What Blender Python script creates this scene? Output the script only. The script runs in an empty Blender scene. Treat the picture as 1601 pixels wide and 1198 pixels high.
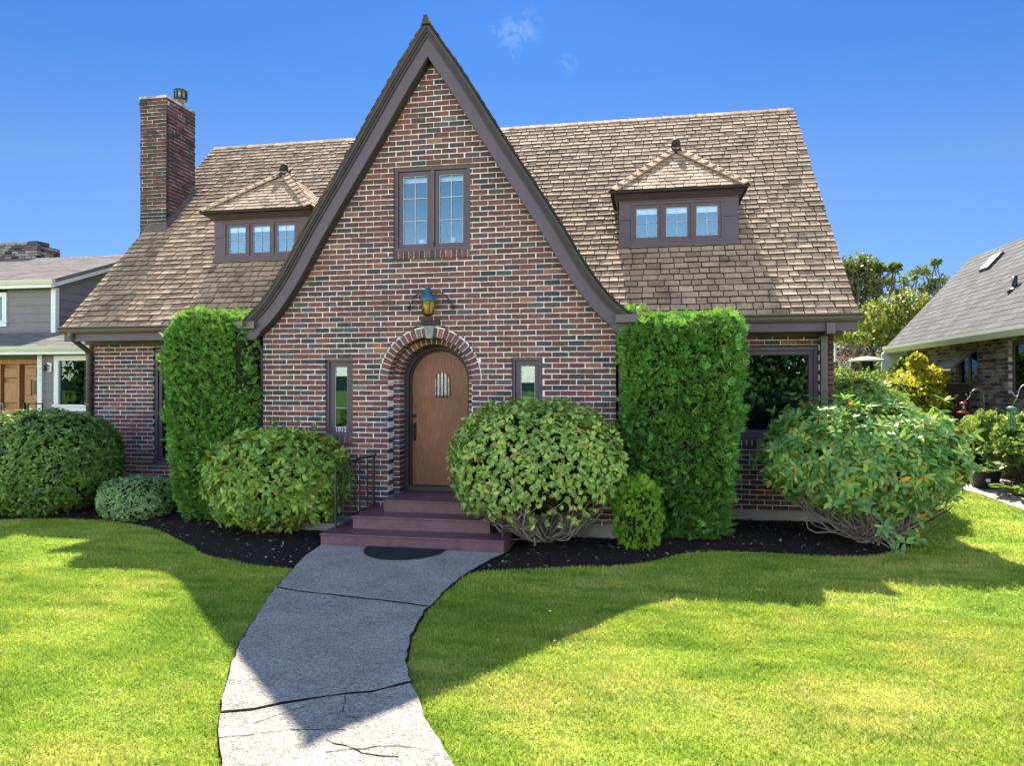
import bpy, bmesh, math, random
import numpy as np
from mathutils import Vector, Matrix
from mathutils.geometry import delaunay_2d_cdt
random.seed(7); RNG = np.random.default_rng(11)
SC = bpy.context.scene; COL = SC.collection
R = math.radians

# ------------------------------------------------------------------ camera, sky, sun, exposure
cam = bpy.data.cameras.new('camera'); co = bpy.data.objects.new('camera', cam); COL.objects.link(co)
co.location = (2.727, -9.275, 1.98); co.rotation_euler = (R(90.26), 0, R(10.7))
cam.sensor_width = 36; cam.lens = 24.96; cam.clip_end = 2000; cam.clip_start = .05
SC.camera = co
SUN = Vector((-1.05, 5.37, 6.77)).normalized()
w = bpy.data.worlds.new('World'); SC.world = w; w.use_nodes = True
nt = w.node_tree; bg = nt.nodes['Background']
sky = nt.nodes.new('ShaderNodeTexSky'); sky.sky_type = 'NISHITA'; sky.sun_disc = False
sky.sun_elevation = math.asin(SUN.z); sky.sun_rotation = math.atan2(SUN.x, SUN.y)
sky.air_density = 1.15; sky.dust_density = .3; sky.ozone_density = 2.5
hs = nt.nodes.new('ShaderNodeHueSaturation'); hs.inputs['Saturation'].default_value = 1.0
# towards the sun: deep clear blue; behind the camera and overhead: sky brightened to fill the shade
tcw = nt.nodes.new('ShaderNodeTexCoord'); sep = nt.nodes.new('ShaderNodeSeparateXYZ'); nt.links.new(tcw.outputs['Generated'], sep.inputs[0])
rz = nt.nodes.new('ShaderNodeValToRGB'); nt.links.new(sep.outputs['Z'], rz.inputs[0]); e = rz.color_ramp.elements
for p, c in ((.14, (.175,.265,.46,1)), (.27, (.20,.275,.41,1)), (.40, (.11,.25,.44,1)), (.55, (.085,.215,.45,1))): e.new(p).color = c
e[0].color = (.115,.20,.50,1); e[-1].position = .85; e[-1].color = (.5,.55,.62,1)
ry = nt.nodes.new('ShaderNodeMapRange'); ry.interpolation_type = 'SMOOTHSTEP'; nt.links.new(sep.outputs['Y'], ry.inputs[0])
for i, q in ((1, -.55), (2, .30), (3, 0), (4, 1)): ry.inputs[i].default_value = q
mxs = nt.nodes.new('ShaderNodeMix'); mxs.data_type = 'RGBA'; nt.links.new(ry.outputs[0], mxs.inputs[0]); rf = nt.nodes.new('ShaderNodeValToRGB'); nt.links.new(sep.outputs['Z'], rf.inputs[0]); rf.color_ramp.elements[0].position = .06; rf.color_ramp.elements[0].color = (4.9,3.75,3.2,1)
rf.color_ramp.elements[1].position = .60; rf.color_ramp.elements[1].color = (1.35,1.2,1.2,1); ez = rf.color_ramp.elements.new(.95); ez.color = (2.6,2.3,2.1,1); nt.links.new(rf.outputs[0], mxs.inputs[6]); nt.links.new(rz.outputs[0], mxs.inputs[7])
mls = nt.nodes.new('ShaderNodeMix'); mls.data_type = 'RGBA'; mls.blend_type = 'MULTIPLY'; mls.inputs[0].default_value = 1
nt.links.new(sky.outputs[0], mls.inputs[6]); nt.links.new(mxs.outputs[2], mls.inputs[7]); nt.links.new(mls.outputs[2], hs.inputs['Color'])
# small wisps of cirrus, placed by direction
geo = nt.nodes.new('ShaderNodeTexCoord')
acc = None
for (dx, dy, dz, rad, st) in [(-.165,.88,.445,.035,.6),(-.148,.88,.455,.03,.5),(-.18,.87,.445,.02,.45),(-.165,.89,.425,.014,.4),(-.098,.905,.415,.018,.6)]:
    d = Vector((dx, dy, dz)).normalized()
    nrm = nt.nodes.new('ShaderNodeVectorMath'); nrm.operation = 'NORMALIZE'; nt.links.new(geo.outputs['Generated'], nrm.inputs[0])
    ds = nt.nodes.new('ShaderNodeVectorMath'); ds.operation = 'DISTANCE'; ds.inputs[1].default_value = d; nt.links.new(nrm.outputs[0], ds.inputs[0])
    mr = nt.nodes.new('ShaderNodeMapRange'); mr.inputs[1].default_value = 0; mr.inputs[2].default_value = rad; mr.inputs[3].default_value = st; mr.inputs[4].default_value = 0
    mr.interpolation_type = 'SMOOTHSTEP'
    nt.links.new(ds.outputs['Value'], mr.inputs[0])
    if acc is None: acc = mr.outputs[0]
    else:
        mx = nt.nodes.new('ShaderNodeMath'); mx.operation = 'MAXIMUM'; nt.links.new(acc, mx.inputs[0]); nt.links.new(mr.outputs[0], mx.inputs[1]); acc = mx.outputs[0]
nz = nt.nodes.new('ShaderNodeTexNoise'); nz.inputs['Scale'].default_value = 55; nz.inputs['Detail'].default_value = 6; nz.inputs['Roughness'].default_value = .65
nz.inputs['Distortion'].default_value = .8
nt.links.new(geo.outputs['Generated'], nz.inputs['Vector'])
m2 = nt.nodes.new('ShaderNodeMapRange'); m2.inputs[1].default_value = .45; m2.inputs[2].default_value = .72; nt.links.new(nz.outputs[0], m2.inputs[0])
mm = nt.nodes.new('ShaderNodeMath'); mm.operation = 'MULTIPLY'; nt.links.new(acc, mm.inputs[0]); nt.links.new(m2.outputs[0], mm.inputs[1])
mc = nt.nodes.new('ShaderNodeMix'); mc.data_type = 'RGBA'; nt.links.new(mm.outputs[0], mc.inputs[0]); nt.links.new(hs.outputs[0], mc.inputs[6])
mc.inputs[7].default_value = (1.6, 2.3, 3.3, 1)
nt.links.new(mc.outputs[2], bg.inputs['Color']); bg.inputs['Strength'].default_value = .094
sl = bpy.data.lights.new('sun', 'SUN'); sl.energy = 5; sl.angle = R(.6); sl.color = (1, .92, .78)
so = bpy.data.objects.new('sun', sl); COL.objects.link(so); so.rotation_euler = (-SUN).to_track_quat('-Z', 'Y').to_euler(); so.location = (-5, 20, 30)
SC.view_settings.view_transform = 'Standard'; SC.view_settings.look = 'None'; SC.view_settings.exposure = 1.65; SC.view_settings.gamma = 1
SC.cycles.max_bounces = 6; SC.cycles.transparent_max_bounces = 12

# ------------------------------------------------------------------ material helpers
class NT:
    def __init__(s, name, rough=.8, spec=.3):
        s.m = bpy.data.materials.new(name); s.m.use_nodes = True; s.t = s.m.node_tree
        s.b = s.t.nodes['Principled BSDF']; s.out = s.t.nodes['Material Output']
        s.b.inputs['Roughness'].default_value = rough; s.b.inputs['Specular IOR Level'].default_value = spec
        s.tc = s.n('ShaderNodeTexCoord')
    def n(s, t, **k):
        nd = s.t.nodes.new(t)
        for a, b in k.items(): setattr(nd, a, b)
        return nd
    def l(s, a, b): s.t.links.new(a, b)
    def island(s):
        g = s.n('ShaderNodeNewGeometry'); return g.outputs['Random Per Island']
    def noise(s, scale, detail=4, rough=.55, vec=None, dist=0, stretch=None):
        nz = s.n('ShaderNodeTexNoise'); nz.inputs['Scale'].default_value = scale; nz.inputs['Detail'].default_value = detail
        nz.inputs['Roughness'].default_value = rough; nz.inputs['Distortion'].default_value = dist
        v = vec or s.tc.outputs['Object']
        if stretch:
            mp = s.n('ShaderNodeMapping'); mp.inputs['Scale'].default_value = stretch; s.l(v, mp.inputs[0]); v = mp.outputs[0]
        s.l(v, nz.inputs['Vector']); return nz.outputs[0]
    def ramp(s, fac, stops, const=False):
        r = s.n('ShaderNodeValToRGB'); s.l(fac, r.inputs[0]); e = r.color_ramp.elements
        if const: r.color_ramp.interpolation = 'CONSTANT'
        while len(e) < len(stops): e.new(.5)
        for el, (p, c) in zip(e, stops):
            el.position = p; el.color = (*c, 1) if len(c) == 3 else c
        return r.outputs[0]
    def mix(s, fac, a, b, mode='MIX'):
        x = s.n('ShaderNodeMix', data_type='RGBA', blend_type=mode)
        if isinstance(fac, (int, float)): x.inputs[0].default_value = fac
        else: s.l(fac, x.inputs[0])
        for i, v in ((6, a), (7, b)):
            if isinstance(v, (tuple, list)): x.inputs[i].default_value = (*v[:3], 1)
            else: s.l(v, x.inputs[i])
        return x.outputs[2]
    def rng(s, v, a, b, c, d):
        x = s.n('ShaderNodeMapRange'); s.l(v, x.inputs[0])
        for i, q in enumerate((a, b, c, d)): x.inputs[i+1].default_value = q
        return x.outputs[0]
    def color(s, c):
        if isinstance(c, (tuple, list)): s.b.inputs['Base Color'].default_value = (*c[:3], 1)
        else: s.l(c, s.b.inputs['Base Color'])
    def bump(s, h, strength=.5, dist=.01):
        b = s.n('ShaderNodeBump'); b.inputs['Strength'].default_value = strength; b.inputs['Distance'].default_value = dist
        s.l(h, b.inputs['Height']); s.l(b.outputs[0], s.b.inputs['Normal'])
    def translucent(s, col, fac=.35):
        t = s.n('ShaderNodeBsdfTranslucent'); 
        if isinstance(col, (tuple, list)): t.inputs[0].default_value = (*col[:3], 1)
        else: s.l(col, t.inputs[0])
        x = s.n('ShaderNodeMixShader'); x.inputs[0].default_value = fac
        s.l(s.b.outputs[0], x.inputs[1]); s.l(t.outputs[0], x.inputs[2]); s.l(x.outputs[0], s.out.inputs[0])

def m_simple(name, c, rough=.6, spec=.3, metal=0, var=.12, scale=6, bump=0):
    a = NT(name, rough, spec); a.b.inputs['Metallic'].default_value = metal
    n = a.noise(scale, 5)
    k = a.rng(n, .3, .7, 1-var, 1+var)
    a.color(a.mix(1.0, (*c,), a.ramp(n, [(0.25, (1-var,)*3), (.75, (1+var,)*3)]), 'MULTIPLY'))
    if bump: a.bump(a.noise(scale*12, 3), bump, .004)
    return a.m

def m_brick(name, stops, stain=.25):
    a = NT(name, .85, .25)
    base = a.ramp(a.island(), stops, True)
    n = a.noise(28, 5, .7); base = a.mix(1.0, base, a.ramp(n, [(.28, (.6,.6,.66)), (.5, (1,1,1)), (.75, (1.35,1.25,1.2))]), 'MULTIPLY')
    b = a.noise(7, 6, .7); base = a.mix(a.rng(b, .54, .68, 0, .7), base, (.045,.046,.05))
    b2 = a.noise(.9, 5, .65); base = a.mix(1.0, base, a.ramp(b2, [(.3, (.72,.72,.74)), (.5, (1,1,1)), (.7, (1.15,1.12,1.1))]), 'MULTIPLY')
    c2 = a.noise(60, 3, .5); base = a.mix(a.rng(c2, .68, .78, 0, .45), base, (.38,.35,.33))
    a.color(base); a.bump(a.noise(90, 4, .6), .6, .006); return a.m
BR = [(0,(.150,.062,.058)),(.15,(.115,.050,.052)),(.32,(.088,.050,.054)),(.45,(.175,.072,.062)),(.53,(.062,.050,.058)),(.63,(.140,.062,.060)),(.76,(.085,.074,.082)),(.83,(.130,.052,.054)),(.91,(.24,.11,.075)),(.935,(.15,.12,.11)),(.955,(.042,.044,.055))]
M = {}
M['brick'] = m_brick('clinker_brick', BR)
M['chim_brick'] = m_brick('sooty_brick', [(0,(.078,.042,.046)),(.3,(.052,.036,.043)),(.55,(.095,.048,.052)),(.75,(.038,.033,.040)),(.96,(.14,.065,.055))])
M['nbrick'] = m_brick('grey_brick', [(0,(.17,.155,.155)),(.2,(.10,.09,.095)),(.38,(.22,.185,.17)),(.55,(.06,.06,.068)),(.68,(.23,.225,.23)),(.86,(.13,.085,.075)),(.93,(.03,.03,.035))])
a = NT('mortar', .95, .1); n = a.noise(14, 5, .6)
a.color(a.ramp(n, [(.30, (.36,.35,.345)), (.5, (.63,.62,.615)), (.7, (.75,.74,.735))])); a.bump(a.noise(120, 3), .5, .004); M['mortar'] = a.m
a = NT('weathered_mortar', .95, .1); n = a.noise(5, 6, .7)
a.color(a.ramp(n, [(.36, (.16,.15,.15)), (.58, (.52,.50,.49))])); M['old_mortar'] = a.m
a = NT('brown_shingle', .85, .25)
base = a.ramp(a.island(), [(0,(.23,.155,.10)),(.25,(.33,.23,.15)),(.5,(.39,.275,.18)),(.75,(.28,.195,.125)),(1,(.47,.34,.23))])
n = a.noise(3.2, 5, .7); base = a.mix(1.0, base, a.ramp(n, [(.32, (.55,.55,.57)), (.5, (.95,.95,.95)), (.68, (1.15,1.13,1.1))]), 'MULTIPLY')
n = a.noise(60, 4, .7, stretch=(1, .15, .15)); base = a.mix(1.0, base, a.ramp(n, [(.3, (.7,.7,.7)), (.7, (1.2,1.2,1.2))]), 'MULTIPLY')
a.color(base); a.bump(n, .25, .003); M['shingle'] = a.m
M['butt'] = m_simple('shadow_line_shingle_butt', (.045,.036,.03), .9, .15, var=.3)  # dark end grain, deepened to draw shadow lines under courses and in gaps
def m_asphalt(name, c1, c2, c3):
    a = NT(name, .9, .2)
    base = a.ramp(a.island(), [(0, c1), (.5, c2), (1, c3)]); n = a.noise(90, 3, .7)
    a.color(a.mix(1.0, base, a.ramp(n, [(.3, (.75,)*3), (.7, (1.2,)*3)]), 'MULTIPLY')); return a.m
M['asph'] = m_asphalt('grey_shingle', (0.076,0.076,0.08), (0.096,0.096,0.1), (0.12,0.12,0.124))
M['asph2'] = m_asphalt('mottled_shingle', (0.12,0.108,0.104), (0.168,0.152,0.148), (0.088,0.084,0.084))
M['trim'] = m_simple('dark_plum_paint', (.070,.052,.070), .5, .35, var=.1, scale=5, bump=.15)
M['trim2'] = m_simple('dark_plum_crown_paint', (.040,.032,.036), .6, .3, var=.15)
M['gutter'] = m_simple('brown_gutter_metal', (.075,.06,.062), .4, .5, var=.1)
M['soffit'] = m_simple('dark_soffit', (.03,.026,.028), .8, .2)
a = NT('maroon_deck_paint', .4, .45); n = a.noise(7, 6, .7); c = a.mix(1.0, (.112,.056,.070), a.ramp(n, [(.3, (.72,.72,.75)), (.7, (1.3,1.28,1.25))]), 'MULTIPLY')
n2 = a.noise(48, 5, .7, stretch=(.6,1,1)); c = a.mix(a.rng(n2, .66, .74, 0, .5), c, (.22,.16,.16)); a.color(c); a.bump(n2, .35, .004); a.l(a.rng(n, .3, .7, .3, .6), a.b.inputs['Roughness']); M['step'] = a.m
M['iron'] = m_simple('black_iron', (.012,.012,.013), .45, .5)
M['concrete'] = m_simple('foundation_concrete', (.26,.25,.235), .9, .2, var=.25, scale=4, bump=.5)
M['white'] = m_simple('white_paint', (0.558,0.576,0.594), .5, .4, var=.04)
M['white2'] = m_simple('pale_gutter_paint', (.50,.52,.47), .5, .4, var=.04)
M['siding'] = m_simple('grey_siding', (.15,.145,.155), .7, .3, var=.06)
M['metal'] = m_simple('galvanised_metal', (.20,.23,.24), .45, .5, metal=.4, var=.3)
M['lead'] = m_simple('lead_flashing', (.085,.08,.085), .8, .2, metal=0, var=.25)
M['tin'] = m_simple('blackened_tin', (.02,.022,.024), .7, .3)
M['blind'] = m_simple('white_blind', (.85,.85,.83), .8, .2, var=.03)
M['dark'] = m_simple('dark_interior', (.02,.02,.022), .9, .1)
M['room'] = m_simple('sky_reflection_room', (.035,.075,.12), .9, .1)  # blue put into the lining to imitate sky mirrored in the panes
M['lead_came'] = m_simple('pale_glazing_bar', (.45,.47,.5), .5, .3, var=.03)
M['red'] = m_simple('red_plastic', (.6,.04,.04), .35, .5)
M['pot'] = m_simple('black_plastic', (.025,.025,.027), .5, .4)
M['blue'] = m_simple('blue_green_copper', (.010,.085,.16), .5, .5, metal=0, var=.5, scale=20)
M['mat'] = m_simple('black_rubber', (.018,.02,.024), .9, .2, var=.2, scale=30, bump=.6)
M['fencewood'] = m_simple('dark_fence_wood', (.035,.028,.026), .8, .2)
M['beige'] = m_simple('beige_enamel', (.62,.55,.42), .5, .4, var=.03)
M['stone'] = m_simple('grey_keystone', (.22,.215,.21), .9, .2, var=.4, scale=22, bump=.8)
M['chair'] = m_simple('pale_timber', (.4,.3,.25), .7, .2)
a = NT('oak_door', .42, .4); n = a.noise(14, 5, .65, stretch=(6, 6, .35)); n2 = a.noise(1.6, 3)
c = a.ramp(n, [(.28, (.075,.021,.009)), (.5, (.155,.048,.018)), (.72, (.27,.095,.036))]); c = a.mix(1.0, c, a.ramp(n2, [(.35, (.75,.72,.7)), (.65, (1.15,1.15,1.1))]), 'MULTIPLY')
a.color(c); a.bump(n, .15, .002); M['oak'] = a.m
a = NT('honey_oak', .45, .4); n = a.noise(14, 5, .65, stretch=(6, 6, .35))
a.color(a.ramp(n, [(.28, (.17,.075,.025)), (.72, (.36,.18,.07))])); M['honey'] = a.m
a = NT('amber_glass', .3, .5); a.color(a.ramp(a.noise(20, 3), [(.3, (.30,.18,.02)), (.7, (.62,.42,.06))])); a.translucent((.75,.5,.08), .4); M['amber'] = a.m
def m_glass(name, fac, tint=(.9,.95,1), rough=0, gt=(.34,.55,.68)):
    a = NT(name); t = a.t; t.nodes.remove(a.b)
    g = a.n('ShaderNodeBsdfGlossy'); g.inputs['Roughness'].default_value = rough; g.inputs[0].default_value = (*gt, 1)
    tr = a.n('ShaderNodeBsdfTransparent'); tr.inputs[0].default_value = (*tint, 1)
    fr = a.n('ShaderNodeFresnel'); fr.inputs[0].default_value = 1.5
    ad = a.n('ShaderNodeMath', operation='ADD'); ad.inputs[1].default_value = fac; ad.use_clamp = True; a.l(fr.outputs[0], ad.inputs[0])
    x = a.n('ShaderNodeMixShader'); a.l(ad.outputs[0], x.inputs[0]); a.l(tr.outputs[0], x.inputs[1]); a.l(g.outputs[0], x.inputs[2]); a.l(x.outputs[0], a.out.inputs[0])
    return a.m
M['glass'] = m_glass('window_glass', .05, (.92,.96,1))
M['glass_dark'] = m_glass('dark_window_glass', .06, (.5,.55,.6))
M['glass_obs'] = m_simple('obscured_leaded_glass', (.28,.32,.36), .15, .8, var=.5, scale=60)
a = NT('exposed_aggregate', .9, .25)
v = a.n('ShaderNodeTexVoronoi'); v.inputs['Scale'].default_value = 120; a.l(a.tc.outputs['Object'], v.inputs['Vector'])
c = a.ramp(v.outputs['Color'], [(.1,(0.12,0.12,0.12)),(.3,(0.25,0.24,0.22)),(.6,(0.36,0.335,0.3)),(.9,(0.46,0.43,0.38))])
n = a.noise(2.2, 5, .65); c = a.mix(1.0, c, a.ramp(n, [(.3, (.72,.72,.73)), (.65, (1.08,1.06,1.04))]), 'MULTIPLY')
n3 = a.noise(26, 6, .75); c = a.mix(1.0, c, a.ramp(n3, [(.36, (.68,.68,.69)), (.6, (1.1,1.1,1.1))]), 'MULTIPLY')
a.color(c); a.bump(v.outputs['Distance'], .8, .006); M['path'] = a.m
a = NT('bark_mulch', .95, .15); v = a.noise(45, 6, .75)
a.color(a.ramp(v, [(.3,(.008,.006,.006)),(.6,(.03,.022,.02)),(.8,(.07,.05,.045))])); a.bump(v, 1, .03); M['mulch'] = a.m
a = NT('mulch_litter', .9, .2); a.color(a.ramp(a.island(), [(0,(.012,.009,.008)),(.6,(.03,.02,.018)),(.86,(.08,.05,.03)),(.93,(.22,.20,.12)),(1,(.35,.33,.22))])); M['litter'] = a.m
a = NT('dry_leaf_litter', .9, .2); a.color(a.ramp(a.island(), [(0,(.10,.07,.03)),(.5,(.30,.22,.10)),(.8,(.5,.45,.3)),(1,(.6,.6,.5))])); M['litter2'] = a.m
a = NT('pea_gravel', .9, .2); v = a.n('ShaderNodeTexVoronoi'); v.inputs['Scale'].default_value = 28; a.l(a.tc.outputs['Object'], v.inputs['Vector'])
a.color(a.ramp(v.outputs['Color'], [(0,(.13,.11,.10)),(.5,(.34,.29,.26)),(1,(.52,.48,.44))])); a.bump(v.outputs['Distance'], 1, .02); M['gravel'] = a.m

def lawn_color(a, island=False):
    n1 = a.noise(.55, 4, .6); n2 = a.noise(2.6, 5, .65, stretch=(.6, 1.6, 1)); n3 = a.noise(22, 4, .7)
    c = a.ramp(n1, [(.35,(.25,.37,.045)),(.5,(.36,.455,.06)),(.64,(.47,.49,.10))])
    c = a.mix(1.0, c, a.ramp(n2, [(.3, (.50,.68,.55)), (.5,(1,1,1)), (.7, (1.28,1.15,1.4))]), 'MULTIPLY')
    c = a.mix(a.rng(a.noise(1.3, 5, .7), .63, .73, 0, .55), c, (.34,.27,.10))
    if island: c = a.mix(1.0, c, a.ramp(a.island(), [(0,(.6,.68,.6)),(.6,(1.05,1.05,1)),(.9,(1.25,1.2,1.3)),(1,(1.7,1.4,2.6))]), 'MULTIPLY')
    else: c = a.mix(1.0, c, a.ramp(n3, [(.3, (.4,.45,.4)), (.7, (1,1,1))]), 'MULTIPLY')
    return c
a = NT('lawn', .9, .1); a.color(lawn_color(a)); a.bump(a.noise(60, 4, .7), 1, .02); M['lawn'] = a.m
a = NT('grass_blade', .6, .25); c = lawn_color(a, True); a.color(c); a.translucent(c, .4); M['blade'] = a.m
def m_leaf(name, stops, rough=.5, spec=.22, tr=.35, tcol=None):
    a = NT(name, rough, spec); c = a.ramp(a.island(), stops)
    n = a.noise(3.0, 3, .6); c = a.mix(1.0, c, a.ramp(n, [(.32,(.72,.78,.75)),(.68,(1.25,1.18,1.1))]), 'MULTIPLY')
    if 'arbor' in name: c = a.mix(a.rng(a.noise(4.5, 5, .75), .66, .76, 0, .8), c, (.13,.085,.04))
    a.color(c); a.translucent(a.mix(.5, c, tcol or (.35,.45,.03)), tr); return a.m
M['leaf_rhod'] = m_leaf('rhododendron_leaf', [(0,(.12,.26,.045)),(.3,(.22,.39,.06)),(.55,(.16,.33,.08)),(.8,(.34,.48,.08)),(.975,(.50,.54,.08)),(.99,(.58,.24,.03)),(1,(.55,.12,.03))], .40, .38)
M['leaf_rhod2'] = m_leaf('large_rhododendron_leaf', [(0,(.09,.23,.075)),(.4,(.14,.31,.10)),(.7,(.23,.40,.09)),(.95,(.42,.50,.09)),(.99,(.58,.26,.03)),(1,(.55,.14,.04))], .40, .38)
M['leaf_round'] = m_leaf('clipped_shrub_leaf', [(0,(.17,.32,.07)),(.3,(.28,.45,.10)),(.6,(.35,.52,.13)),(.9,(.50,.62,.15)),(.975,(.60,.62,.13)),(.99,(.55,.27,.08)),(1,(.45,.15,.08))], .40, .38)
M['leaf_dark'] = m_leaf('camellia_leaf', [(0,(.06,.13,.04)),(.5,(.11,.21,.05)),(.9,(.19,.31,.065)),(1,(.32,.42,.09))], .42)
M['leaf_small'] = m_leaf('box_leaf', [(0,(.14,.26,.11)),(.5,(.23,.39,.16)),(1,(.38,.58,.24))], .45)
M['leaf_thuja'] = m_leaf('arborvitae_spray', [(0,(.04,.13,.028)),(.35,(.08,.23,.045)),(.7,(.14,.33,.065)),(.94,(.24,.44,.09)),(.992,(.32,.48,.10)),(1,(.30,.13,.07))], .6, .2, .3, (.30,.48,.05))
M['leaf_conif'] = m_leaf('dwarf_conifer_spray', [(0,(.10,.25,.03)),(.5,(.18,.38,.04)),(.93,(.30,.50,.06)),(1,(.38,.26,.05))], .6, .25, .3)
M['leaf_maple'] = m_leaf('golden_maple_leaf', [(0,(.28,.32,.03)),(.5,(.46,.46,.035)),(1,(.62,.56,.07))], .5, .3, .45, (.7,.64,.05))
M['leaf_tree'] = m_leaf('turning_leaf', [(0,(.06,.11,.025)),(.5,(.13,.19,.03)),(.8,(.27,.27,.045)),(1,(.40,.22,.06))], .5, .3)
M['leaf_tree2'] = m_leaf('dull_tree_leaf', [(0,(.035,.06,.03)),(.6,(.075,.105,.045)),(1,(.19,.18,.07))], .5, .3)
M['leaf_hyd'] = m_leaf('hydrangea_leaf', [(0,(.08,.17,.04)),(.5,(.15,.27,.065)),(1,(.32,.41,.14))], .45, .4, .4)
M['leaf_lime'] = m_leaf('lime_floret', [(0,(.35,.48,.12)),(1,(.5,.6,.2))], .6, .3, .35)
M['leaf_cream'] = m_leaf('cream_bloom', [(0,(.10,.13,.05)),(.35,(.28,.24,.17)),(.7,(.46,.39,.31)),(1,(.58,.49,.45))], .6, .3, .3, (.48,.4,.32))
M['bark'] = m_simple('grey_bark', (.24,.205,.18), .9, .2, var=.4, scale=20, bump=.6)
M['bark2'] = m_simple('brown_bark', (.085,.065,.052), .9, .2, var=.4, scale=20, bump=.6)
M['core_shade'] = m_simple('shade_core', (.02,.027,.013), .95, .1, var=.4, scale=12, bump=1)  # near-black filler colour standing in for the shade inside foliage

# ------------------------------------------------------------------ object helpers
def tag(o, label=None, cat=None, group=None, kind=None):
    if label: o['label'] = label
    if cat: o['category'] = cat
    if group: o['group'] = group
    if kind: o['kind'] = kind
    return o
def thing(name, loc, label, cat, group=None):
    o = bpy.data.objects.new(name, None); COL.objects.link(o); o.location = loc; o.empty_display_size = .3
    return tag(o, label, cat, group)
def link(name, me, parent=None):
    o = bpy.data.objects.new(name, me); COL.objects.link(o)
    if parent is not None:
        o.parent = parent
        o.matrix_parent_inverse = world_of(parent).inverted()
    return o
def world_of(o):
    m = Matrix.Translation(o.location)
    if o.parent is not None: m = world_of(o.parent) @ o.matrix_parent_inverse @ m
    return m
class MB:
    def __init__(s): s.v = []; s.f = []; s.mi = []; s.sm = []
    def add(s, vs, fs, mi=0, sm=False):
        b = len(s.v); s.v += [tuple(p) for p in vs]; s.f += [tuple(i+b for i in f) for f in fs]; s.mi += [mi]*len(fs); s.sm += [sm]*len(fs)
    def hexa(s, p, mi=0, faces=None):   # p: 8 corners, 0-3 bottom ccw, 4-7 top
        s.add(p, faces or [(3,2,1,0),(4,5,6,7),(0,1,5,4),(1,2,6,5),(2,3,7,6),(3,0,4,7)], mi)
    def box(s, x0, x1, y0, y1, z0, z1, mi=0):
        s.hexa([(x0,y0,z0),(x1,y0,z0),(x1,y1,z0),(x0,y1,z0),(x0,y0,z1),(x1,y0,z1),(x1,y1,z1),(x0,y1,z1)], mi)
    def bbox(s, x0, x1, y0, y1, z0, z1, b=.006, mi=0):  # bevelled box
        bm = bmesh.new(); bmesh.ops.create_cube(bm, size=1)
        for v in bm.verts: v.co = ((x0+x1)/2+v.co.x*(x1-x0), (y0+y1)/2+v.co.y*(y1-y0), (z0+z1)/2+v.co.z*(z1-z0))
        bmesh.ops.bevel(bm, geom=bm.edges[:], offset=b, segments=2, affect='EDGES', profile=.5)
        s.bm(bm, mi)
    def bm(s, bm, mi=0, sm=False):
        bm.verts.index_update(); s.add([v.co[:] for v in bm.verts], [[v.index for v in f.verts] for f in bm.faces], mi, sm); bm.free()
    def prism(s, poly, axis, a, b, mi=0):  # poly of 2D pts extruded along axis a..b ; axis 'y': (x,z), 'x': (y,z), 'z': (x,y)
        n = len(poly); P = []
        for t in (a, b):
            for (u, v) in poly: P.append({'y': (u, t, v), 'x': (t, u, v), 'z': (u, v, t)}[axis])
        s.add(P, [tuple(range(n))[::-1], tuple(range(n, 2*n))] + [(i, (i+1) % n, n+(i+1) % n, n+i) for i in range(n)], mi)
    def tube(s, pts, rad, seg=6, mi=0, cap=True):
        pts = [Vector(p) for p in pts]; n = len(pts); rr = rad if isinstance(rad, (list, tuple)) else [rad]*n
        V = []; up = Vector((.13, .21, 1)).normalized(); prev = None
        for i, p in enumerate(pts):
            d = (pts[min(i+1, n-1)]-pts[max(i-1, 0)]);
            d = d.normalized() if d.length > 1e-9 else Vector((0,0,1))
            if prev is None:
                a = d.cross(up); a = a if a.length > 1e-3 else d.cross(Vector((1,0,0)))
            else: a = prev - d*prev.dot(d)
            a.normalize(); prev = a; b = d.cross(a)
            for k in range(seg):
                t = 2*math.pi*k/seg; V.append(p+(a*math.cos(t)+b*math.sin(t))*rr[i])
        F = [(i*seg+k, i*seg+(k+1) % seg, (i+1)*seg+(k+1) % seg, (i+1)*seg+k) for i in range(n-1) for k in range(seg)]
        if cap: F += [tuple(range(seg))[::-1], tuple(range((n-1)*seg, n*seg))]
        s.add(V, F, mi, True)
    def lathe(s, prof, c, seg=20, mi=0, axis='z'):
        V = []; n = len(prof)
        for (r, z) in prof:
            for k in range(seg):
                t = 2*math.pi*k/seg; V.append((c[0]+r*math.cos(t), c[1]+r*math.sin(t), c[2]+z))
        F = [(i*seg+k, i*seg+(k+1) % seg, (i+1)*seg+(k+1) % seg, (i+1)*seg+k) for i in range(n-1) for k in range(seg)]
        F += [tuple(range(seg))[::-1], tuple(range((n-1)*seg, n*seg))]
        s.add(V, F, mi, True)
    def build(s, name, mats, parent=None):
        me = bpy.data.meshes.new(name); me.from_pydata(s.v, [], s.f)
        for m in (mats if isinstance(mats, (list, tuple)) else [mats]): me.materials.append(M[m] if isinstance(m, str) else m)
        me.polygons.foreach_set('material_index', s.mi); me.polygons.foreach_set('use_smooth', s.sm); me.update()
        return link(name, me, parent)
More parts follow.
